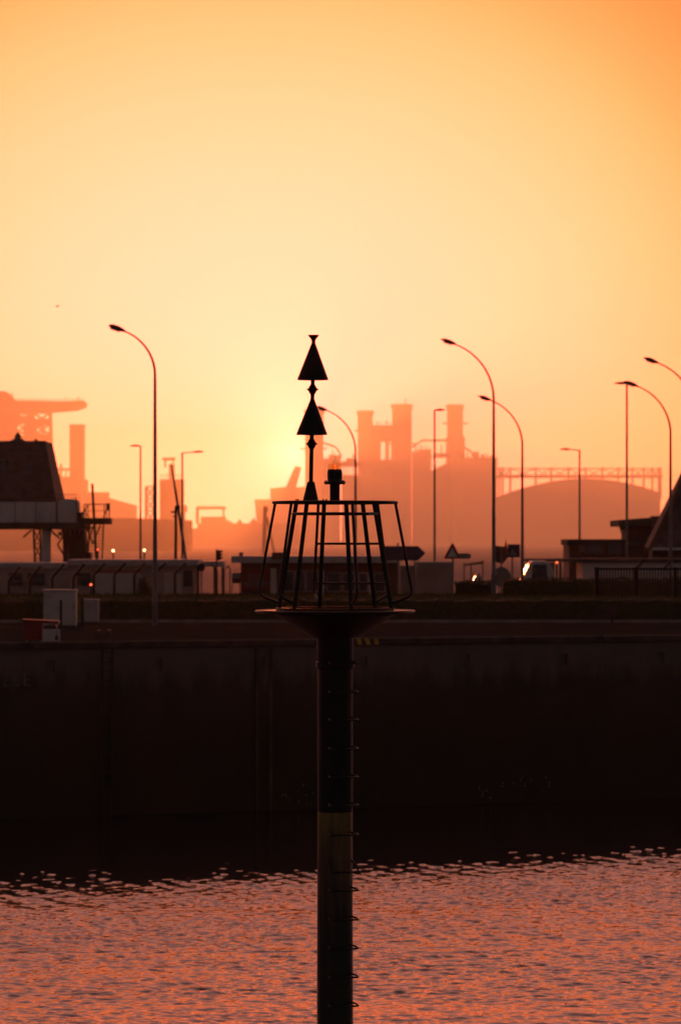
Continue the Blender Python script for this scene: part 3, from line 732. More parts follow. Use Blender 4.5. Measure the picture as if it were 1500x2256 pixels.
s = V(176); o = thing('sign_cluster', (s.x(1118), 176, LOW), 'crowded sign post with square and triangular plates beside the tallest lamp', 'road sign')
sign_post(o, s, 1128, LOW, 1200); sign_post(o, s, 1104, LOW, 1204)
m = MB(); s.rect(m, 1118, 1199, 1145, 1228, .03); m.build('square_plate', 'sign_blue', o, bevel=.008)
m = MB(); s.poly(m, [(1121, 1224), (1138, 1224), (1129, 1208)], .01, -.014); m.build('white_triangle', 'sign_back', o)
m = MB(); s.poly(m, [(1108, 1216), (1119, 1216), (1114, 1188)], .02, .07); m.build('pointed_plate', 'sign_red', o)
m = MB(); s.poly(m, [(1090, 1202), (1116, 1205), (1119, 1228), (1108, 1242), (1094, 1240), (1088, 1228)], .03, .1); m.build('angled_plate', 'brick_dark', o, bevel=.01)
s = V(170); o = thing('round_sign', (s.x(1103), 170, ground_z(170)), 'round road sign seen from behind at the hedge gap', 'road sign')
sign_post(o, s, 1105, ground_z(170), 1262)
m = MB(); n = 28; s.poly(m, [(1104 + 21 * math.cos(2 * math.pi * k / n), 1271 + 22 * math.sin(2 * math.pi * k / n)) for k in range(n)], .02); m.build('disc', 'sign_back', o)
m = MB(); s.rect(m, 1098, 1262, 1110, 1265, .02, .02); s.rect(m, 1098, 1278, 1110, 1281, .02, .02); m.build('bracket', 'dark_steel', o)
for px in (1098, 1113):
    m = MB(); s.bar(m, (px, 1287), (px, 1316), .03, .04); m.build('guard_stake', 'wood_dark', o)
s = V(180); o = thing('round_sign', (s.x(444), 180, LOW), 'small round sign on a post before the orange gap between sheds', 'road sign')
sign_post(o, s, 444, LOW, 1250); m = MB(); s.poly(m, [(444 + 8 * math.cos(2 * math.pi * k / 24), 1250 + 9 * math.sin(2 * math.pi * k / 24)) for k in range(24)], .02); m.build('disc', 'black_paint', o)
s = V(196); o = thing('traffic_light', (s.x(478), 196, LOW), 'dark traffic signal rising above the low shed roof', 'traffic light')
m = MB(); s.bar(m, (477, 1330), (477, 1210), .045, .1); m.build('post', 'black_paint', o)
m = MB(); s.rect(m, 477, 1212, 486, 1234, .22); m.build('signal_box', 'black_paint', o, bevel=.02)
for py in (1215, 1222, 1229):
    m = MB(); s.poly(m, [(486, py - 2.5), (492, py - 1), (491, py + 1), (486, py + 3)], .2, .01); m.build('visor', 'black_paint', o)

# ------------------------------------------------------------------ low buildings behind the bank
def windows(s, o, rects, dy, frame='off_white'):
    for (a, b, c, e) in rects:
        m = MB(); t = 1.4
        s.rect(m, a, b, c, b + t, .06, dy); s.rect(m, a, e - t, c, e, .06, dy); s.rect(m, a, b + t, a + t, e - t, .06, dy); s.rect(m, c - t, b + t, c, e - t, .06, dy)
        w_ = m.build('window', frame, o); m = MB(); s.rect(m, a + t, b + t, c - t, e - t, .02, dy + .03); m.build('pane', 'window_dark', w_)
def base_py(s): return HOR + (CAMZ - LOW) * s.k
# shop building
s = V(200); by = base_py(s)
o = thing('shop_building', (s.x(690), 200, LOW), 'long low flat-roofed building with a sign wall behind the cage', 'building')
m = MB(); s.rect(m, 530, 1246, 880, by, 6, .5); m.build('wall', 'brick_dark', o)
m = MB(); s.rect(m, 510, 1225, 880, 1240, 7.4, -.3); m.build('roof_fascia', 'grey_panel', o)
m = MB(); s.rect(m, 530, 1240, 880, 1246, 6, .4); m.build('soffit', 'dark_concrete', o)
m = MB(); s.rect(m, 599, 1217, 628, 1232, 3, -.45); m.build('roof_block', 'brick_dark', o)
m = MB(); s.rect(m, 526, 1217, 534, 1225, .4, 1); m.build('chimney', 'dark_concrete', o)
m = MB(); s.rect(m, 532, 1255, 595, 1300, .08, .38); sb = m.build('sign_wall', 'red_paint', o)
sb['label'] = 'dark red sign panel with faint white lines of writing'
p = s.p(546, 1274, .36); lettering('sign_lettering', 'APM', .38, 'sign_back', sb, (p[0] - ORG[o.name][0], p[1] - ORG[o.name][1], p[2] - ORG[o.name][2]))
m = MB()
for (a, b, y) in ((546, 580, 1278), (534, 590, 1284), (541, 583, 1290)):
    x = a
    while x < b: wv = random.uniform(2, 5); s.rect(m, x, y - 2, x + wv, y + 2, .006, .365); x += wv + 1.6
m.build('worn_text_line', 'sign_back', sb)
for a, b, c in ((596, 1252, 609), (706, 1256, 714), (812, 1256, 820)):
    m = MB(); s.rect(m, a, b, c, by, .2, .25); m.build('pillar', 'off_white', o)
windows(s, o, [(620, 1258, 648, 1304), (650, 1258, 672, 1304), (674, 1258, 702, 1304), (720, 1262, 752, 1304), (756, 1262, 788, 1304), (790, 1262, 810, 1304), (824, 1262, 850, 1304)], .40, 'grey_panel')
# orange gaps come from open ground: separate small kiosk panels
s = V(204); by = base_py(s)
o = thing('site_hut', (s.x(520), 204, LOW), 'small striped hut panel beside the shop building', 'hut')
m = MB(); s.rect(m, 511, 1262, 529, 1274, 2); m.build('upper_panel', 'grey_panel', o)
m = MB(); s.rect(m, 511, 1274, 529, 1285, 2, .01); m.build('lower_panel', 'red_paint', o)
m = MB(); s.rect(m, 511, 1285, 512.5, by, .08); s.rect(m, 527.5, 1285, 529, by, .08); m.build('leg', 'dark_steel', o)
# left sheds
s = V(206); by = base_py(s)
o = thing('flat_shed', (s.x(340), 206, LOW), 'long low shed with flat roof behind the angled fence posts', 'shed')
m = MB(); s.rect(m, -40, 1246, 428, by, 5, .3); m.build('wall', 'shed_render', o)
m = MB(); s.rect(m, 150, 1233, 437, 1246, 5.6, 0); m.build('roof_fascia', 'grey_panel', o)
m = MB(); s.rect(m, -40, 1240, 149.5, 1252, 5.2, .1); m.build('lower_roof', 'grey_panel', o)
pan = [(205, 250), (253, 297), (300, 312), (362, 384), (390, 400)]
for a, b in pan:
    m = MB(); s.rect(m, a, 1264, b, by - 4, .05, .24); m.build('white_panel', 'white_paint', o, bevel=.01)
windows(s, o, [(404, 1256, 424, 1292), (170, 1262, 184, 1290), (186, 1262, 200, 1290), (20, 1262, 50, 1290), (60, 1262, 100, 1290)], .22, 'dark_concrete')
m = MB(); s.rect(m, 205, 1256, 310, 1260, .04, .25); m.build('red_strip', 'sign_red', o)
s = V(210); by = base_py(s)
o = thing('canopy_shelter', (s.x(465), 210, LOW), 'open canopy with thick flat roof, orange light showing under it', 'shelter')
m = MB(); s.rect(m, 433, 1237, 494, 1249, 3.5); m.build('canopy_roof', 'grey_panel', o)
for a in (434, 470, 488):
    m = MB(); s.rect(m, a, 1249, a + 5, by, .15, .3); m.build('column', 'brick_dark', o)
# pale storage box between direction sign and warning sign
s = V(192); by = base_py(s)
o = thing('storage_container', (s.x(948), 192, LOW), 'pale ribbed storage container beside the arrow sign', 'container')
m = MB(); s.rect(m, 917, 1240, 996, by, 2.4); m.build('body', 'shed_render', o, bevel=.02)
for k in range(17):
    m = MB(); a = 919 + k * 4.5; s.rect(m, a, 1244, a + 2.2, by - 5, .035, -.036); m.build('rib', 'shed_render', o)
m = MB(); s.rect(m, 916, 1237.5, 997, 1240, 2.5, -.05); m.build('roof_edge', 'grey_panel', o)
o = thing('storage_container', (s.x(900), 194, LOW), 'narrow pale container half behind the cage, under the arrow sign', 'container')
s = V(194); m = MB(); s.rect(m, 882, 1246, 914, by, 2.4); m.build('body', 'shed_render', o, bevel=.02)
for k in range(6):
    m = MB(); a = 884 + k * 5; s.rect(m, a, 1250, a + 2.4, by - 5, .035, -.036); m.build('rib', 'shed_render', o)
# gate frame behind the warning sign
s = V(205); by = base_py(s); o = thing('barrier_frame', (s.x(1042), 205, LOW), 'thin raised barrier frame behind the small white van', 'barrier')
for a, t in ((1022, 1240), (1037, 1244), (1063, 1234)):
    m = MB(); s.bar(m, (a, by), (a, t), .035); m.build('post', 'dark_steel', o)
m = MB(); s.poly(m, [(1022, 1243), (1063, 1237), (1063, 1242), (1022, 1247)], .06, -.1); m.build('cross_beam', 'wood_dark', o)

# vehicles parked end-on, their sloping side glass catching the sun
def vehicle(px0, px1, top, d, label, tilt=.34, name='parked_van', glass_lo=.50, yaw=0.0, length=4.8):
    s = V(d); x0, x1 = s.x(px0), s.x(px1); c = (x0 + x1) / 2; w2 = (x1 - x0) / 2; h = s.z(top) - LOW
    o = thing(name, (c, d, LOW), label, 'van', 'white vans parked behind the hedge'); ORG[o.name] = (0, 0, 0)
    zb_, zw, zr = .30, h * glass_lo, h; wt = w2 - (zr - zw) * tilt
    def sec(y, sc, zr_=zr): return [(-w2 * sc, y, zb_ + .1), (-w2 * sc, y, zw), (-wt * sc, y, zr_ - .1), (-(wt - .12) * sc, y, zr_), ((wt - .12) * sc, y, zr_), (wt * sc, y, zr_ - .1), (w2 * sc, y, zw), (w2 * sc, y, zb_ + .1), ((w2 - .1) * sc, y, zb_), (-(w2 - .1) * sc, y, zb_)]
    secs = [sec(0, .97), sec(.12, 1), sec(length * .62, 1), sec(length * .80, .98, zw + .12), sec(length, .93, zw - .12)]
    m = MB(); n = 10; vs_ = [p for q in secs for p in q]; fs = [tuple(range(n)), tuple((len(secs) - 1) * n + k for k in range(n))]
    for i in range(len(secs) - 1):
        for k in range(n): fs.append((i * n + k, i * n + (k + 1) % n, (i + 1) * n + (k + 1) % n, (i + 1) * n + k))
    m.add(vs_, fs); m.build('body', 'white_paint', o, bevel=.03)
    for sg in (-1, 1):
        for (a, b) in ((.25, 1.25), (1.4, length * .60)):
            m = MB(); off = .012
            def P_(y, t): return (sg * (w2 - (w2 - wt) * t + off), y, zw + (zr - .1 - zw) * t + off * .4)
            m.add([P_(a, .08), P_(b, .08), P_(b, .92), P_(a, .92)], [(0, 1, 2, 3)]); m.build('side_window', 'car_glass', o)
        for y in (.85, length - .9):
            m = MB(); 
            m.path([(sg * (w2 - .22), y, .33), (sg * (w2 + .015), y, .33)], .33, 20); wh = m.build('wheel', 'rubber', o)
            m = MB(); m.path([(sg * (w2 + .016), y, .33), (sg * (w2 + .024), y, .33)], .20, 16); m.build('hub_cap', 'galvanised', wh)
        m = MB(); m.box(sg * (w2 - .16) - .07, sg * (w2 - .16) + .07, -.02, -.004, zw - .45, zw - .1); m.build('tail_lamp', 'sign_red', o)
    m = MB(); m.add([(-(wt - .02), -.006, zw + .1), ((wt - .02), -.006, zw + .1), ((wt - .14), -.006, zr - .2), (-(wt - .14), -.006, zr - .2)], [(0, 1, 2, 3)]); m.build('rear_window', 'car_glass', o)
    m = MB(); m.box(-w2 * .95, w2 * .95, -.08, .1, zb_ + .02, zb_ + .22); m.build('bumper', 'grey_panel', o, bevel=.02)
    o.rotation_euler = (0, 0, yaw)
    return o
vehicle(1022, 1088, 1263, 184, 'small pale van end-on with sun flashing on its sloping side glass', .62, yaw=-.015)
vehicle(1140, 1236, 1236, 190, 'larger white van end-on with the brightest sun flash on its side', .47, yaw=-.015, length=5.5)
# shed row on the right
s = V(198); by = base_py(s)
o = thing('low_shed', (s.x(1340), 198, LOW), 'pale low shed with dark flat roof and an open orange bay', 'shed')
m = MB(); s.rect(m, 1283, 1240, 1700, by, 5, .2); m.build('wall', 'off_white', o)
m = MB(); s.rect(m, 1165, 1232, 1238, 1238, 5.6, 3); s.rect(m, 1238, 1231, 1700, 1238, 5.6, 0); m.build('roof', 'dark_concrete', o)
m = MB(); s.rect(m, 1232, 1238, 1237, by, .25, .3); m.build('column', 'dark_concrete', o)
m = MB(); s.rect(m, 1176, 1240, 1231, by, .2, 4); m.build('back_wall', 'off_white', o)
s = V(225); by = base_py(s)
o = thing('brick_pavilion', (s.x(1340), 225, LOW), 'dark box building with overhanging roof below the slim pole', 'building')
m = MB(); s.rect(m, 1254, 1200, 1432, by, 6, .4); m.build('wall', 'brick_dark', o)
m = MB(); s.rect(m, 1250, 1188, 1434, 1201, 7, 0); m.build('roof', 'dark_concrete', o)
m = MB(); s.rect(m, 1277, 1197, 1289, 1216, .1, .28); m.build('notice', 'sign_back', o)
windows(s, o, [(1292, 1199, 1330, 1222), (1340, 1199, 1372, 1222), (1380, 1199, 1420, 1222)], .33, 'dark_concrete')
s = V(250); by = base_py(s)
o = thing('flat_roof_building', (s.x(1412), 250, LOW), 'dark building with a broad cantilevered flat roof beside the steep roof', 'building')
m = MB(); s.poly(m, [(1362, 1146), (1435, 1140), (1470, 1140), (1470, 1158), (1435, 1159), (1362, 1160)], 8); m.build('roof', 'dark_concrete', o)
m = MB(); s.poly(m, [(1380, 1160), (1470, 1158), (1470, by), (1385, by), (1385, 1176)], 6, 1); m.build('wall', 'brick_dark', o)
m = MB(); s.rect(m, 1434, 1137, 1462, 1160, 1, -.2); m.build('parapet', 'slate_roof', o)
s = V(215); by = base_py(s)
o = thing('steep_roof_house', (s.x(1540), 215, LOW), 'house with steep dark roof rising at the picture edge', 'house')
def pyr(m, ax, ay, bx0, bx1, by_, dep):
    a = s.p((bx0 + bx1) / 2, ay, dep / 2); z = s.z(by_); x0, x1 = s.x(bx0), s.x(bx1); y0, y1 = s.d, s.d + dep
    x2, x3 = s.x(ax), s.x(bx0 + bx1 - ax)
    m.add([(x0, y0, z), (x1, y0, z), (x1, y1, z), (x0, y1, z), (x2, y0 + dep * .4, a[2]), (x3, y0 + dep * .4, a[2]), (x3, y0 + dep * .6, a[2]), (x2, y0 + dep * .6, a[2])], [(0, 3, 2, 1), (0, 1, 5, 4), (1, 2, 6, 5), (2, 3, 7, 6), (3, 0, 4, 7), (4, 5, 6, 7)])
m = MB(); pyr(m, 1530, 990, 1428, 1760, 1206, 3.2); rf = m.build('roof', 'slate_roof', o)
m = MB(); s.poly(m, [(1426, 1212), (1428, 1205), (1536, 982), (1541, 984), (1432, 1212)], .3, -.05); m.build('verge_board', 'wood_dark', rf)
m = MB(); s.rect(m, 1438, 1212, 1750, by, 2.2, .6); m.build('wall', 'brick_dark', o)
m = MB(); s.rect(m, 1436, 1206, 1752, 1212, 3, .1); m.build('eaves_gutter', 'chrome_pipe', o)
windows(s, o, [(1440, 1216, 1462, 1230), (1464, 1216, 1484, 1230)], .7, 'off_white')
m = MB(); s.rect(m, 1440, 1190, 1496, 1196, .1, .3); m.build('roof_light', 'grey_panel', rf)

# ------------------------------------------------------------------ stilted house on the left
s = V(230); by = base_py(s)
o = thing('stilted_house', (s.x(60), 230, LOW), 'dark mansard-roofed control house raised on concrete stilts', 'house')
m = MB(); z0, z1 = s.z(1096), s.z(970)
xl0, xl1, xr0, xr1 = s.x(-170), s.x(-146), s.x(122), s.x(97); y0, y1 = 230.4, 238.0
m.add([(xl0, y0, z0), (xr0, y0, z0), (xr0, y1, z0), (xl0, y1, z0), (xl1, y0 + 1.0, z1), (xr1, y0 + 1.0, z1), (xr1, y1 - 1.0, z1), (xl1, y1 - 1.0, z1)], [(0, 3, 2, 1), (4, 5, 6, 7), (0, 1, 5, 4), (1, 2, 6, 5), (2, 3, 7, 6), (3, 0, 4, 7)])
rf = m.build('roof', 'slate_roof', o)
m = MB()
for k in range(9): t = (k + .5) / 9; zz = z0 + (z1 - z0) * t; m.box(xl0 + (xl1 - xl0) * t, xr0 + (xr1 - xr0) * t, y0 + 1.0 * t - .05, y0 + 1.0 * t + .1, zz - .02, zz + .02)
m.build('slate_course', 'slate_roof', rf)
m = MB(); m.lathe([(.62, s.z(971)), (.40, s.z(966)), (.20, s.z(962)), (.22, s.z(957)), (.13, s.z(953)), (.04, s.z(950))], (s.x(31), 233), 12); m.build('finial', 'slate_roof', rf, True)
m = MB(); s.rect(m, 72, 966, 78, 971, .4, 1.6); m.build('ridge_cap', 'slate_roof', rf)
for (a, b, c, e) in ((42, 1022, 76, 1052), (-20, 1010, 14, 1050)):
    t = (1096 - e) / 126; m = MB(); s.rect(m, a, b, c, e, .9, .45 + .3); q = m.build('dormer', 'slate_roof', o)
    m = MB(); s.rect(m, a + 4, b + 4, c - 4, e - 3, .02, .45 + .27); m.build('pane', 'window_dark', q)
m = MB(); s.rect(m, -170, 1096, 123, 1106, 7, .35); m.build('eaves', 'dark_concrete', o)
px = -60
for k in range(5):
    a = -55 + k * 45 ; b = a + 43.5 ; m = MB(); s.rect(m, a, 1106, min(b, 125), 1151, 7.4, .1); m.build('parapet_panel', 'pale_concrete', o, bevel=.02)
m = MB(); s.poly(m, [(127, 1151), (127, 1106), (131, 1101), (138, 1099.5), (160, 1099.5), (166, 1102), (168, 1107), (168, 1151)], 3.5, .2); m.build('round_tank', 'pale_concrete', o)
m = MB(); s.rect(m, -60, 1151.2, 182, 1166, 7.6, 0); m.build('deck_beam', 'dark_concrete', o)
m = MB(); s.poly(m, [(92, 1166), (109, 1166), (109, 1220), (112, by), (90, by)], .9, .5); s.rect(m, 91, 1130, 112, 1150.9, .3, -.22); m.build('concrete_column', 'pale_concrete', o)
m = MB(); s.poly(m, [(148, 1166), (182, 1166), (190, 1225), (190, by), (150, by)], 2.4, 1); m.build('main_pier', 'dark_concrete', o)
m = MB(); s.poly(m, [(133, 1166), (146, 1166), (146, by), (139, by), (137, 1178)], 1.2, .7); m.build('side_pier', 'dark_concrete', o)
def lattice(m, s, x0, x1, xb0, xb1, y0, y1, n, r_, dy):
    s.bar(m, (x0, y0), (xb0, y1), r_, dy); s.bar(m, (x1, y0), (xb1, y1), r_, dy)
    for k in range(n):
        t0, t1 = k / n, (k + 1) / n; ya, yb = y0 + (y1 - y0) * t0, y0 + (y1 - y0) * t1
        la_, ra_ = x0 + (xb0 - x0) * t0, x1 + (xb1 - x1) * t0; lb_, rb_ = x0 + (xb0 - x0) * t1, x1 + (xb1 - x1) * t1
        s.bar(m, (la_, ya), (rb_, yb), r_ * .6, dy); s.bar(m, (ra_, ya), (lb_, yb), r_ * .6, dy); s.bar(m, (la_, ya), (ra_, ya), r_ * .6, dy)
m = MB(); lattice(m, s, 73, 88, 79, 91, 1166, by, 5, .07, .6); m.build('lattice_leg', 'dark_steel', o)
m = MB(); s.rect(m, 168.5, 1130, 242, 1155, .2, -.1) if False else s.rect(m, 182.5, 1141, 242, 1155, 2.4, .1); m.build('side_platform', 'dark_concrete', o)
m = MB(); s.rect(m, 170, 1128, 182, 1166, 2.2, .3); m.build('platform_link', 'dark_steel', o)
for a, w_, t in ((184, 1, 1111), (189, 1, 1111), (194, 1, 1111), (229, 1.5, 1110), (234, 1.2, 1108), (240, 1.6, 1108)):
    m = MB(); s.rect(m, a, t, a + w_ * 1.4, 1141, .06, .15); m.build('railing_post', 'dark_steel', o)
m = MB(); s.rect(m, 184, 1110, 243, 1112, .05, .14); s.rect(m, 184, 1125, 243, 1126, .05, .14); m.build('handrail', 'dark_steel', o)
m = MB(); s.rect(m, 234.5, 1109, 240, 1124, .3, .2); m.build('lamp_box', 'dark_steel', o)
for k in range(12):
    m = MB(); a = 123 + k * 4.3; s.rect(m, a, 1089, a + .9, 1100, .05, .3 + (k % 3) * .8); m.build('railing_post', 'dark_steel', o)
m = MB(); s.rect(m, 120, 1088, 171, 1089.3, .05, .3); m.build('handrail', 'dark_steel', o)
m = MB(); s.bar(m, (205, 1066), (219, by), .085, -.5); m.build('leaning_mast', 'dark_steel', o)
m = MB(); s.bar(m, (228, 1155), (221, by), .05, .3); s.bar(m, (197, 1155), (190, by), .05, .3)
m.build('stair_rail', 'dark_steel', o)
for k in range(11):
    m = MB(); y = 1162 + k * 7; s.bar(m, (196 - (y - 1155) * .08, y), (227 - (y - 1155) * .08, y + 1), .018, .3, None, 6); m.build('stair_rung', 'dark_steel', o)
m = MB(); s.bar(m, (186, 1172), (212, 1156), .04, .2); m.build('strut', 'dark_steel', o)
m = MB(); s.rect(m, 128, 1172, 136, 1180, .5, .2); s.rect(m, 191, 1217, 204, 1236, .8, -.6); m.build('equipment_box', 'dark_steel', o)
for (a, b, c, e, q_) in ((146, 1170, 128, 1200, .06), (128, 1200, 146, 1230, .06), (190, 1160, 206, 1200, .05), (206, 1160, 192, 1205, .05), (222, 1156, 206, 1196, .045), (176, 1140, 196, 1112, .04), (196, 1141, 184, 1116, .03), (228, 1140, 240, 1114, .03), (112, 1168, 132, 1186, .07), (70, 1168, 52, 1184, .06), (172, 1128, 168, 1096, .05)):
    m = MB(); s.bar(m, (a, b), (c, e), q_, -.05); m.build('brace', 'dark_steel', o)
for k in range(5):
    m = MB(); a = 137 + k * 11; s.rect(m, a, 1166, a + 5, 1172 + (k * 7) % 9, .6, -.1); m.build('beam_bracket', 'dark_steel', o)
# gleaming handrail of the lower walkway
s = V(216); o = thing('walkway_handrail', (s.x(40), 216, LOW), 'shiny pipe handrail with sun glints under the stilted house', 'handrail')
m = MB(); m.path([s.p(-40, 1239), s.p(92, 1239)], .045, 10); m.build('pipe', 'chrome_pipe', o, True)
for k in range(9):
    m = MB(); a = -30 + k * 14.5; m.tube((s.x(a), 216, LOW), (s.x(a), 216, s.z(1239)), .025, None, 8); m.build('stanchion', 'dark_steel', o)
# davit: post with a leaning boom
s = V(226); by = base_py(s); o = thing('davit_crane', (s.x(388), 226, LOW), 'small davit crane with a long leaning boom between two lamp posts', 'crane')
m = MB(); m.tube(s.p(387, by), s.p(388, 1118), .11, .09, 10); m.build('post', 'dark_steel', o, True)
m = MB(); m.path([s.p(378, 1022, -.2), s.p(393, 1118, -.2), s.p(412, 1245, -.2)], [.05, .10, .10], 10); m.build('boom', 'galvanised', o, True)
m = MB(); s.rect(m, 386, 1114, 397, 1123, .4, -.3); s.rect(m, 377, 1126, 389, 1130, .2, -.1); s.rect(m, 382, 1136, 386, 1140, .2, -.1); m.build('winch', 'dark_steel', o)
m = MB(); m.tube(s.p(412, 1245, -.2), s.p(412, by, -.2), .12, .14, 10); m.build('boom_foot', 'galvanised', o, True)
# lights
def bollard(px, py, d, label, mt='bulb_white', r_=.09, cat='light', nm='bollard_light', grp='bollard lights by the dock'):
    s = V(d); o = thing(nm, (s.x(px), d, LOW), label, cat, grp); z = s.z(py)
    m = MB(); m.lathe([(.09, LOW), (.08, LOW + .1), (.05, LOW + .15), (.05, z - r_)], (s.x(px), d), 10); m.build('shaft', 'dark_steel', o)
    m = MB(); m.lathe([(r_ * .4, z - r_), (r_ * .9, z - r_ * .5), (r_, z), (r_ * .8, z + r_ * .6), (r_ * .2, z + r_)], (s.x(px), d), 12); m.build('bulb', mt, o, True)
    m = MB(); m.lathe([(r_ * 1.1, z + r_ * .9), (r_ * .9, z + r_ * 1.2), (.02, z + r_ * 1.4)], (s.x(px), d), 10); m.build('cap', 'dark_steel', o)
bollard(250, 1213, 250, 'white bollard light glowing beside the stilted house stairs')
bollard(318.5, 1212, 250, 'white bollard light glowing between the two lamp posts')
bollard(216, 1211, 222, 'small red marker lamp at the foot of the stairs', 'bulb_red', .045, 'light', 'marker_lamp', 'small marker lamps')
bollard(170, 1237, 214, 'red marker lamp below the main pier', 'bulb_red', .09, 'light', 'marker_lamp', 'small marker lamps')
bollard(201, 1288, 188, 'lone red lamp between fence posts above the grey cabinet', 'bulb_red', .06, 'light', 'marker_lamp', 'small marker lamps')
bollard(1226, 1239, 189, 'dim red lamp on the larger white van side of the open bay', 'bulb_red', .05, 'light', 'marker_lamp', 'small marker lamps')

# ------------------------------------------------------------------ far industry
def low(d): return base_py(V(d))
# ship-to-shore gantry
s = V(2200); by = low(2200); D = 12
o = thing('gantry_crane', (s.x(20), 2200, LOW), 'hazy dockside gantry crane with a long horizontal boom', 'crane')
m = MB(); s.poly(m, [(-120, 905), (-120, 884), (30, 882), (150, 884), (183, 882), (191, 888), (189, 897), (170, 904), (110, 909), (-120, 911)], 10); m.build('boom', 'far_metal', o)
m = MB(); s.poly(m, [(-120, 861), (12, 862), (22, 868), (34, 884), (-120, 884)], 14, -2); m.build('machinery_house', 'far_metal', o)
m = MB()
for k in range(26):
    a = 28 + k * 6.2; s.rect(m, a, 879 - (k % 3), a + .8, 884, .4, 1)
s.rect(m, 26, 879.5, 186, 880.3, .3, 1); s.rect(m, 145, 874, 147, 884, 1, 1); s.rect(m, 172, 873, 174, 884, 1, 1); m.build('boom_railing', 'far_metal', o)
m = MB(); s.rect(m, 26, 866, 29, 882, 1); m.build('mast', 'far_metal', o)
m = MB(); s.rect(m, -60, 911, 34, by, 12); m.build('tower', 'far_metal', o)
m = MB(); lattice(m, s, 36, 68, 38, 70, 911, by, 14, 1.1, 2); m.build('lattice_tower', 'far_metal', o)
m = MB(); lattice(m, s, 72, 110, 76, 118, 909, by, 12, 1.2, 6); lattice(m, s, 50, 92, 52, 96, 935, by, 12, .9, 14); m.build('lattice_tower', 'far_metal', o)
m = MB(); s.rect(m, 34, 922, 106, 931, 5, 2); s.rect(m, 34, 915, 66, 923, 5, 2); s.rect(m, 56, 931, 80, 960, 4, 3); s.rect(m, 34, 960, 112, 972, 5, 3); m.build('cross_beam', 'far_metal', o)
m = MB(); s.poly(m, [(108, 909), (112, 909), (124, by), (116, by)], 4, 4); s.poly(m, [(64, 909), (69, 909), (76, by), (68, by)], 4, 4); m.build('leg', 'far_metal', o)
# square chimney and process frames
s = V(2300); by = low(2300)
o = thing('factory_chimney', (s.x(170), 2300, LOW), 'hazy square factory chimney behind the stilted house', 'chimney')
m = MB(); s.rect(m, 154, 936, 185, by, 12); m.build('shaft', 'far_metal', o)
m = MB(); s.rect(m, 153, 935, 186, 939, 13, -.5); m.build('rim', 'far_metal', o)
o = thing('process_plant', (s.x(190), 2350, LOW), 'hazy low process plant with pipes at the foot of the square chimney', 'factory'); s = V(2350); by = low(2350)
m = MB(); s.rect(m, 118, 1057, 192, by, 14); m.build('block', 'far_metal', o)
m = MB(); s.rect(m, 132, 1022, 137, 1057, 3); s.rect(m, 120, 1032, 155, 1037, 2); s.rect(m, 120, 1030, 123, 1057, 2); s.rect(m, 145, 1036, 147, 1057, 2); s.rect(m, 186, 1056, 192, 1075, 3); s.rect(m, 126, 1050, 155, 1057, 2); m.build('pipe_rack', 'far_metal', o)
m = MB(); s.rect(m, 190, 1084, 239, by, 12, 1); m.build('annex', 'far_metal', o)
m = MB(); s.poly(m, [(237, 1096), (299, 1113), (299, by), (237, by)], 16, 2); m.build('pitched_shed', 'far_pale', o)
# masts and tower at x 320-410
s = V(1900); by = low(1900); o = thing('silo_tower', (s.x(382), 1900, LOW), 'hazy tower block with mast platform behind the davit crane', 'tower')
m = MB(); s.rect(m, 352, 1056, 404, by, 12); m.build('block', 'far_metal', o)
m = MB(); s.rect(m, 372, 1022, 384, 1056, 6, 2); s.rect(m, 358, 1008, 386, 1014, 3, 2); s.rect(m, 362, 1014, 366, 1030, 1, 2); s.rect(m, 380, 1014, 383, 1030, 1, 2); m.build('mast_platform', 'far_metal', o)
m = MB(); lattice(m, s, 322, 340, 322, 340, 1072, by, 5, .8, 2); m.build('lattice_mast', 'far_metal', o)
m = MB()
for k in range(10): a = 352 + k * 5.5; s.rect(m, a, 1046, a + .8, 1056, .3, 1)
s.rect(m, 352, 1046, 404, 1047.2, .3, 1); m.build('roof_railing', 'far_metal', o)
m = MB(); s.rect(m, 404, 1113, 412, 1128, 4, 2); s.rect(m, 404, 1120, 408, by, 4, 2); m.build('side_arm', 'far_metal', o)
s = V(2400); by = low(2400); o = thing('dock_shed', (s.x(560), 2400, LOW), 'hazy long flat dock shed across the far basin', 'shed')
m = MB(); s.rect(m, 405, 1164, 435, by, 25); s.rect(m, 435, 1153, 660, by, 25); m.build('hall', 'far_pale', o)
m = MB(); s.rect(m, 431, 1116, 497, 1122, 12, 4); s.rect(m, 431, 1122, 438, 1153, 4, 4); s.rect(m, 490, 1122, 494, 1140, 3, 4); s.rect(m, 442, 1138, 497, 1153, 12, 5); s.rect(m, 497, 1146, 505, 1153, 6, 5); m.build('roof_frame', 'far_pale', o)
for k in range(6):
    m = MB(); a = 436 + k * 10; s.rect(m, a, 1113, a + 3, 1116, 2, 5); m.build('roof_vent', 'far_pale', o)
for pts in ([(520, 1153), (528, 1143), (534, 1153)], [(505, 1153), (505, 1149), (512, 1149), (512, 1153)], [(548, 1153), (560, 1140), (566, 1153)]):
    m = MB(); s.poly(m, pts, 4, 5); m.build('roof_heap', 'far_pale', o)
# thin pole crane behind cage
s = V(900); by = low(900); o = thing('pole_crane', (s.x(590), 900, LOW), 'faint thin pole crane behind the cage side', 'crane')
m = MB(); s.bar(m, (582, by), (584, 1118), .5); s.bar(m, (606, by), (588, 1140), .35); s.rect(m, 580, 1115, 590, 1128, 1); m.build('mast', 'far_metal', o)
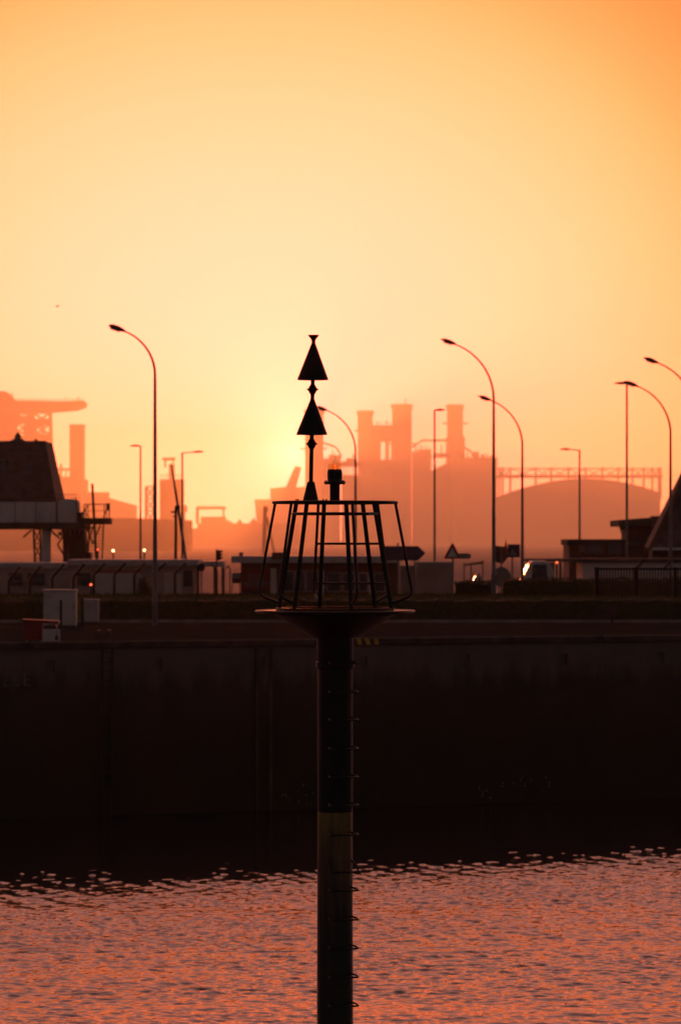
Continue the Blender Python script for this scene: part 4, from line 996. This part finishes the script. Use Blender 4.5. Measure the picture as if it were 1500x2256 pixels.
# mid-distance quay front left
s = V(1300); by = low(1300); o = thing('transit_shed', (s.x(200), 1300, LOW), 'hazy low dock front building beneath the sloping shed', 'building')
m = MB(); s.poly(m, [(-200, 1146), (300, 1141), (420, 1146), (420, by), (-200, by)], 18); m.build('wall', 'far_pale', o)
m = MB(); s.rect(m, -200, 1144, 300, 1147, 18.6, -.3); m.build('roof_edge', 'far_metal', o)
# ship superstructure near the sun
s = V(3100); by = low(3100); o = thing('moored_ship', (s.x(650), 3100, LOW), 'pale hazy ship superstructure with slanted funnel beside the sun', 'ship')
m = MB(); s.poly(m, [(595, 1076), (620, 1073), (705, 1072), (705, by), (600, by)], 22); m.build('superstructure', 'far_pale', o)
m = MB(); s.poly(m, [(629, 1073), (650, 1026), (664, 1029), (652, 1072)], 10, 4); m.build('funnel', 'far_pale', o)
m = MB(); s.poly(m, [(560, 1100), (720, 1098), (720, by), (570, by)], 26, 6); m.build('hull', 'far_pale', o)
# power station
s = V(3200); by = low(3200)
o = thing('power_station', (s.x(900), 3200, LOW), 'large hazy power station with four capped chimney stacks', 'factory')
def stack(x0, x1, top, bot, dy, rings=()):
    w_ = x1 - x0; m = MB(); cx, r_ = s.x((x0 + x1) / 2), w_ / 2 / s.k; yy = s.d + dy + r_
    m.lathe([(r_, s.z(bot)), (r_, s.z(top + 8))], (cx, yy), 24); st_ = m.build('chimney_stack', 'far_metal', o, True)
    m = MB(); m.lathe([(r_ * 1.0, s.z(top + 11)), (r_ * 1.13, s.z(top + 9)), (r_ * 1.13, s.z(top)), (r_ * .9, s.z(top))], (cx, yy), 24); m.build('stack_cap', 'far_metal', st_, True)
    for py, ex in rings:
        m = MB(); m.lathe([(r_, s.z(py + 1.6)), (r_ + ex / s.k, s.z(py + 1.2)), (r_ + ex / s.k, s.z(py - 1.2)), (r_, s.z(py - 1.6))], (cx, yy), 20); m.build('ring_platform', 'far_metal', st_)
stack(672, 712, 902, by, 0, ((988, 11), (930, 4)))
stack(788, 821, 904, by, 4, ((948, 8),))
stack(864, 907, 890, by, 0, ((977, 10),))
stack(985, 1020, 891, by, 0, ((932, 11),))
m = MB(); s.rect(m, 983, 962, 1024, by, 10, 3); m.build('stack_base', 'far_metal', o)
m = MB(); s.poly(m, [(819, 935), (866, 935), (866, by), (819, by), (819, 985), (838, 985), (838, 1005), (848, 1005), (848, 978), (842, 972), (838, 978), (838, 985), (819, 984.9)], 14, 8)
m = MB(); s.rect(m, 819, 936, 866, 972, 14, 8); s.rect(m, 819, 972, 839, 1012, 14, 8); s.rect(m, 849, 972, 857, 1012, 14, 8); s.rect(m, 862, 972, 866, 1012, 14, 8); s.rect(m, 819, 1012, 866, by, 14, 8); m.build('boiler_house', 'far_metal', o)
m = MB(); s.rect(m, 908, 995, 920, by, 16, 2); s.rect(m, 920, 990, 950, by, 16, 2); s.rect(m, 960, 998, 984, 1004, 4, 2); s.rect(m, 950, 1004, 984, 1008, 8, 2); s.poly(m, [(950, 1036), (984, 1020), (984, by), (950, by)], 14, 2); m.build('turbine_hall', 'far_metal', o)
m = MB(); s.rect(m, 1020, 1008, 1095, by, 18, 1); s.rect(m, 1043, 995, 1055, 1008, 6, 3); m.build('generator_hall', 'far_metal', o)
m = MB(); s.rect(m, 712, 1010, 750, by, 12, 3); s.rect(m, 724, 1002, 752, 1012, 8, 4); s.rect(m, 750, 1016, 788, 1028, 8, 4); s.rect(m, 762, 1009, 782, 1016, 5, 4); s.rect(m, 752, 1046, 788, by, 12, 4); m.build('pipe_hall', 'far_metal', o)
m = MB()
for a in (754, 760, 767, 775, 783): s.rect(m, a, 1028, a + 3, 1046, 2, 5)
m.build('pipe_leg', 'far_metal', o)
# ladders, vents, masts and pipe runs on the station
for (x0, x1, y) in ((1022, 1094, 1008), (910, 948, 990), (821, 864, 936), (714, 748, 1010)):
    m = MB(); s.rect(m, x0, y - 5, x1, y - 4.2, .4, 2); a = x0
    while a <= x1: s.rect(m, a, y - 5, a + .6, y, .4, 2); a += 6
    m.build('roof_railing', 'far_metal', o)
for (x, y0, y1) in ((1030, 992, 1008), (1072, 999, 1008), (1086, 985, 1008), (928, 980, 990), (940, 984, 990), (832, 928, 936), (852, 925, 936), (733, 990, 1003), (972, 980, 998), (893, 878, 892)):
    m = MB(); s.bar(m, (x, y1), (x, y0), .55, 3); m.build('roof_mast', 'far_metal', o)
for (x, y0, y1, w_) in ((1060, 1001, 1008, 7), (1080, 1003, 1008, 5), (914, 985, 995, 4), (776, 1000, 1009, 4)):
    m = MB(); s.rect(m, x, y0, x + w_, y1, 3, 3); m.build('roof_vent', 'far_metal', o)
for pts in ([(908, 985), (930, 970), (984, 970)], [(821, 950), (842, 944), (866, 950)], [(712, 975), (740, 985), (752, 1004)], [(1020, 985), (1036, 992), (1044, 1008)]):
    m = MB(); m.path([s.p(a, b, 5) for a, b in pts], 1.0, 8); m.build('flue_pipe', 'far_metal', o)
# conveyor gantry and domed store
s = V(3000); by = low(3000)
o = thing('conveyor_gantry', (s.x(1275), 3000, LOW), 'hazy trussed conveyor bridge on towers above the domed hall', 'conveyor')
m = MB(); s.rect(m, 1095, 1046, 1459, 1053, 6, 2); m.build('deck', 'far_metal', o)
m = MB(); s.rect(m, 1095, 1031, 1455, 1033.5, 2, 3); m.build('top_chord', 'far_metal', o)
PX = [1100, 1107, 1124, 1180, 1214, 1252, 1290, 1327, 1362, 1393, 1418, 1437, 1451]
m = MB()
for a, b in zip(PX[:-1], PX[1:]): s.bar(m, (a, 1052), (b, 1032), .5, 4); s.bar(m, (a, 1032), (b, 1052), .4, 4)
m.build('truss_brace', 'far_metal', o)
for a in PX:
    m = MB(); s.rect(m, a - 2.2, 1029, a + 2.2, by, 3, 3); m.build('tower', 'far_metal', o)
m = MB(); s.rect(m, 1450, 1030, 1457, 1098, 6, 2); m.build('end_house', 'far_metal', o)
o = thing('domed_hall', (s.x(1275), 2850, LOW), 'hazy wide hall with a shallow domed roof', 'hall'); s = V(2850); by = low(2850)
pts = [(1096, by), (1096, 1094)] + [(1100 + 354 * t, 1094 - 40 * (1 - (2 * t - 1.06) ** 2 / 1.12)) for t in np.linspace(0, 1, 25)] + [(1455, by)]
m = MB(); s.poly(m, pts, 120); m.build('shell', 'far_pale', o)
# ------------------------------------------------------------------ birds
def bird(px, py, d, span, label):
    s = V(d); c = Vector(s.p(px, py)); k = span / 2
    vs_ = [(-.02, -.55, 0), (.0, -.4, .16), (.1, -.3, 0), (-.1, -.3, 0), (.12, .0, .02), (-.12, .0, .02), (.05, .4, .0), (-.05, .4, .0), (0, .05, .22), (0, 0, -.2), (.1, .6, .0), (-.1, .6, 0),
           (1, .15, .35), (.55, -.12, .28), (.5, .2, .24), (-1, .15, .12), (-.55, -.12, .2), (-.5, .2, .16)]
    fs = [(0, 2, 1), (0, 1, 3), (0, 9, 2), (0, 3, 9), (1, 2, 4, 8), (1, 8, 5, 3), (2, 9, 4), (3, 5, 9), (8, 4, 6), (8, 6, 7), (8, 7, 5), (4, 9, 6), (9, 7, 6), (9, 5, 7), (6, 10, 11, 7), (2, 13, 14, 4), (13, 12, 14), (3, 5, 17, 16), (16, 17, 15)]
    m = MB(); m.add([c + Vector((p[0] * k * .9 + p[1] * k * .3, p[1] * k, p[2] * k)) for p in vs_], fs)
    o = m.build('gull', 'bird_feather'); tag(o, label, 'bird', 'gulls in flight')
bird(127, 675, 180, .55, 'small gull flying above the curved lamp beside the cabinets')
bird(255, 953, 300, .42, 'tiny distant gull just above the short-armed lamp post')

# ------------------------------------------------------------------ haze
MATS['haze_air'] = haze_mat('haze_air', 1 / 32000.0, .8); MATS['mist_air'] = haze_mat('mist_air', 1 / 2700.0, .82)
m = MB(); m.box(-4500, 4500, -80, 4600, WATER_Z - 6, 140); hz_ = m.build('haze', 'haze_air'); hz_['kind'] = 'stuff'; hz_['label'] = 'warm sunset haze filling the harbour air'
# denser haze volume added to brighten the far industry while the quay stays dark
m = MB(); m.box(-4000, 4000, 420, 4300, LOW - 1, 136); hz_ = m.build('mist', 'mist_air'); hz_['kind'] = 'stuff'; hz_['label'] = 'denser sunlit mist added to brighten the far dock and industry'
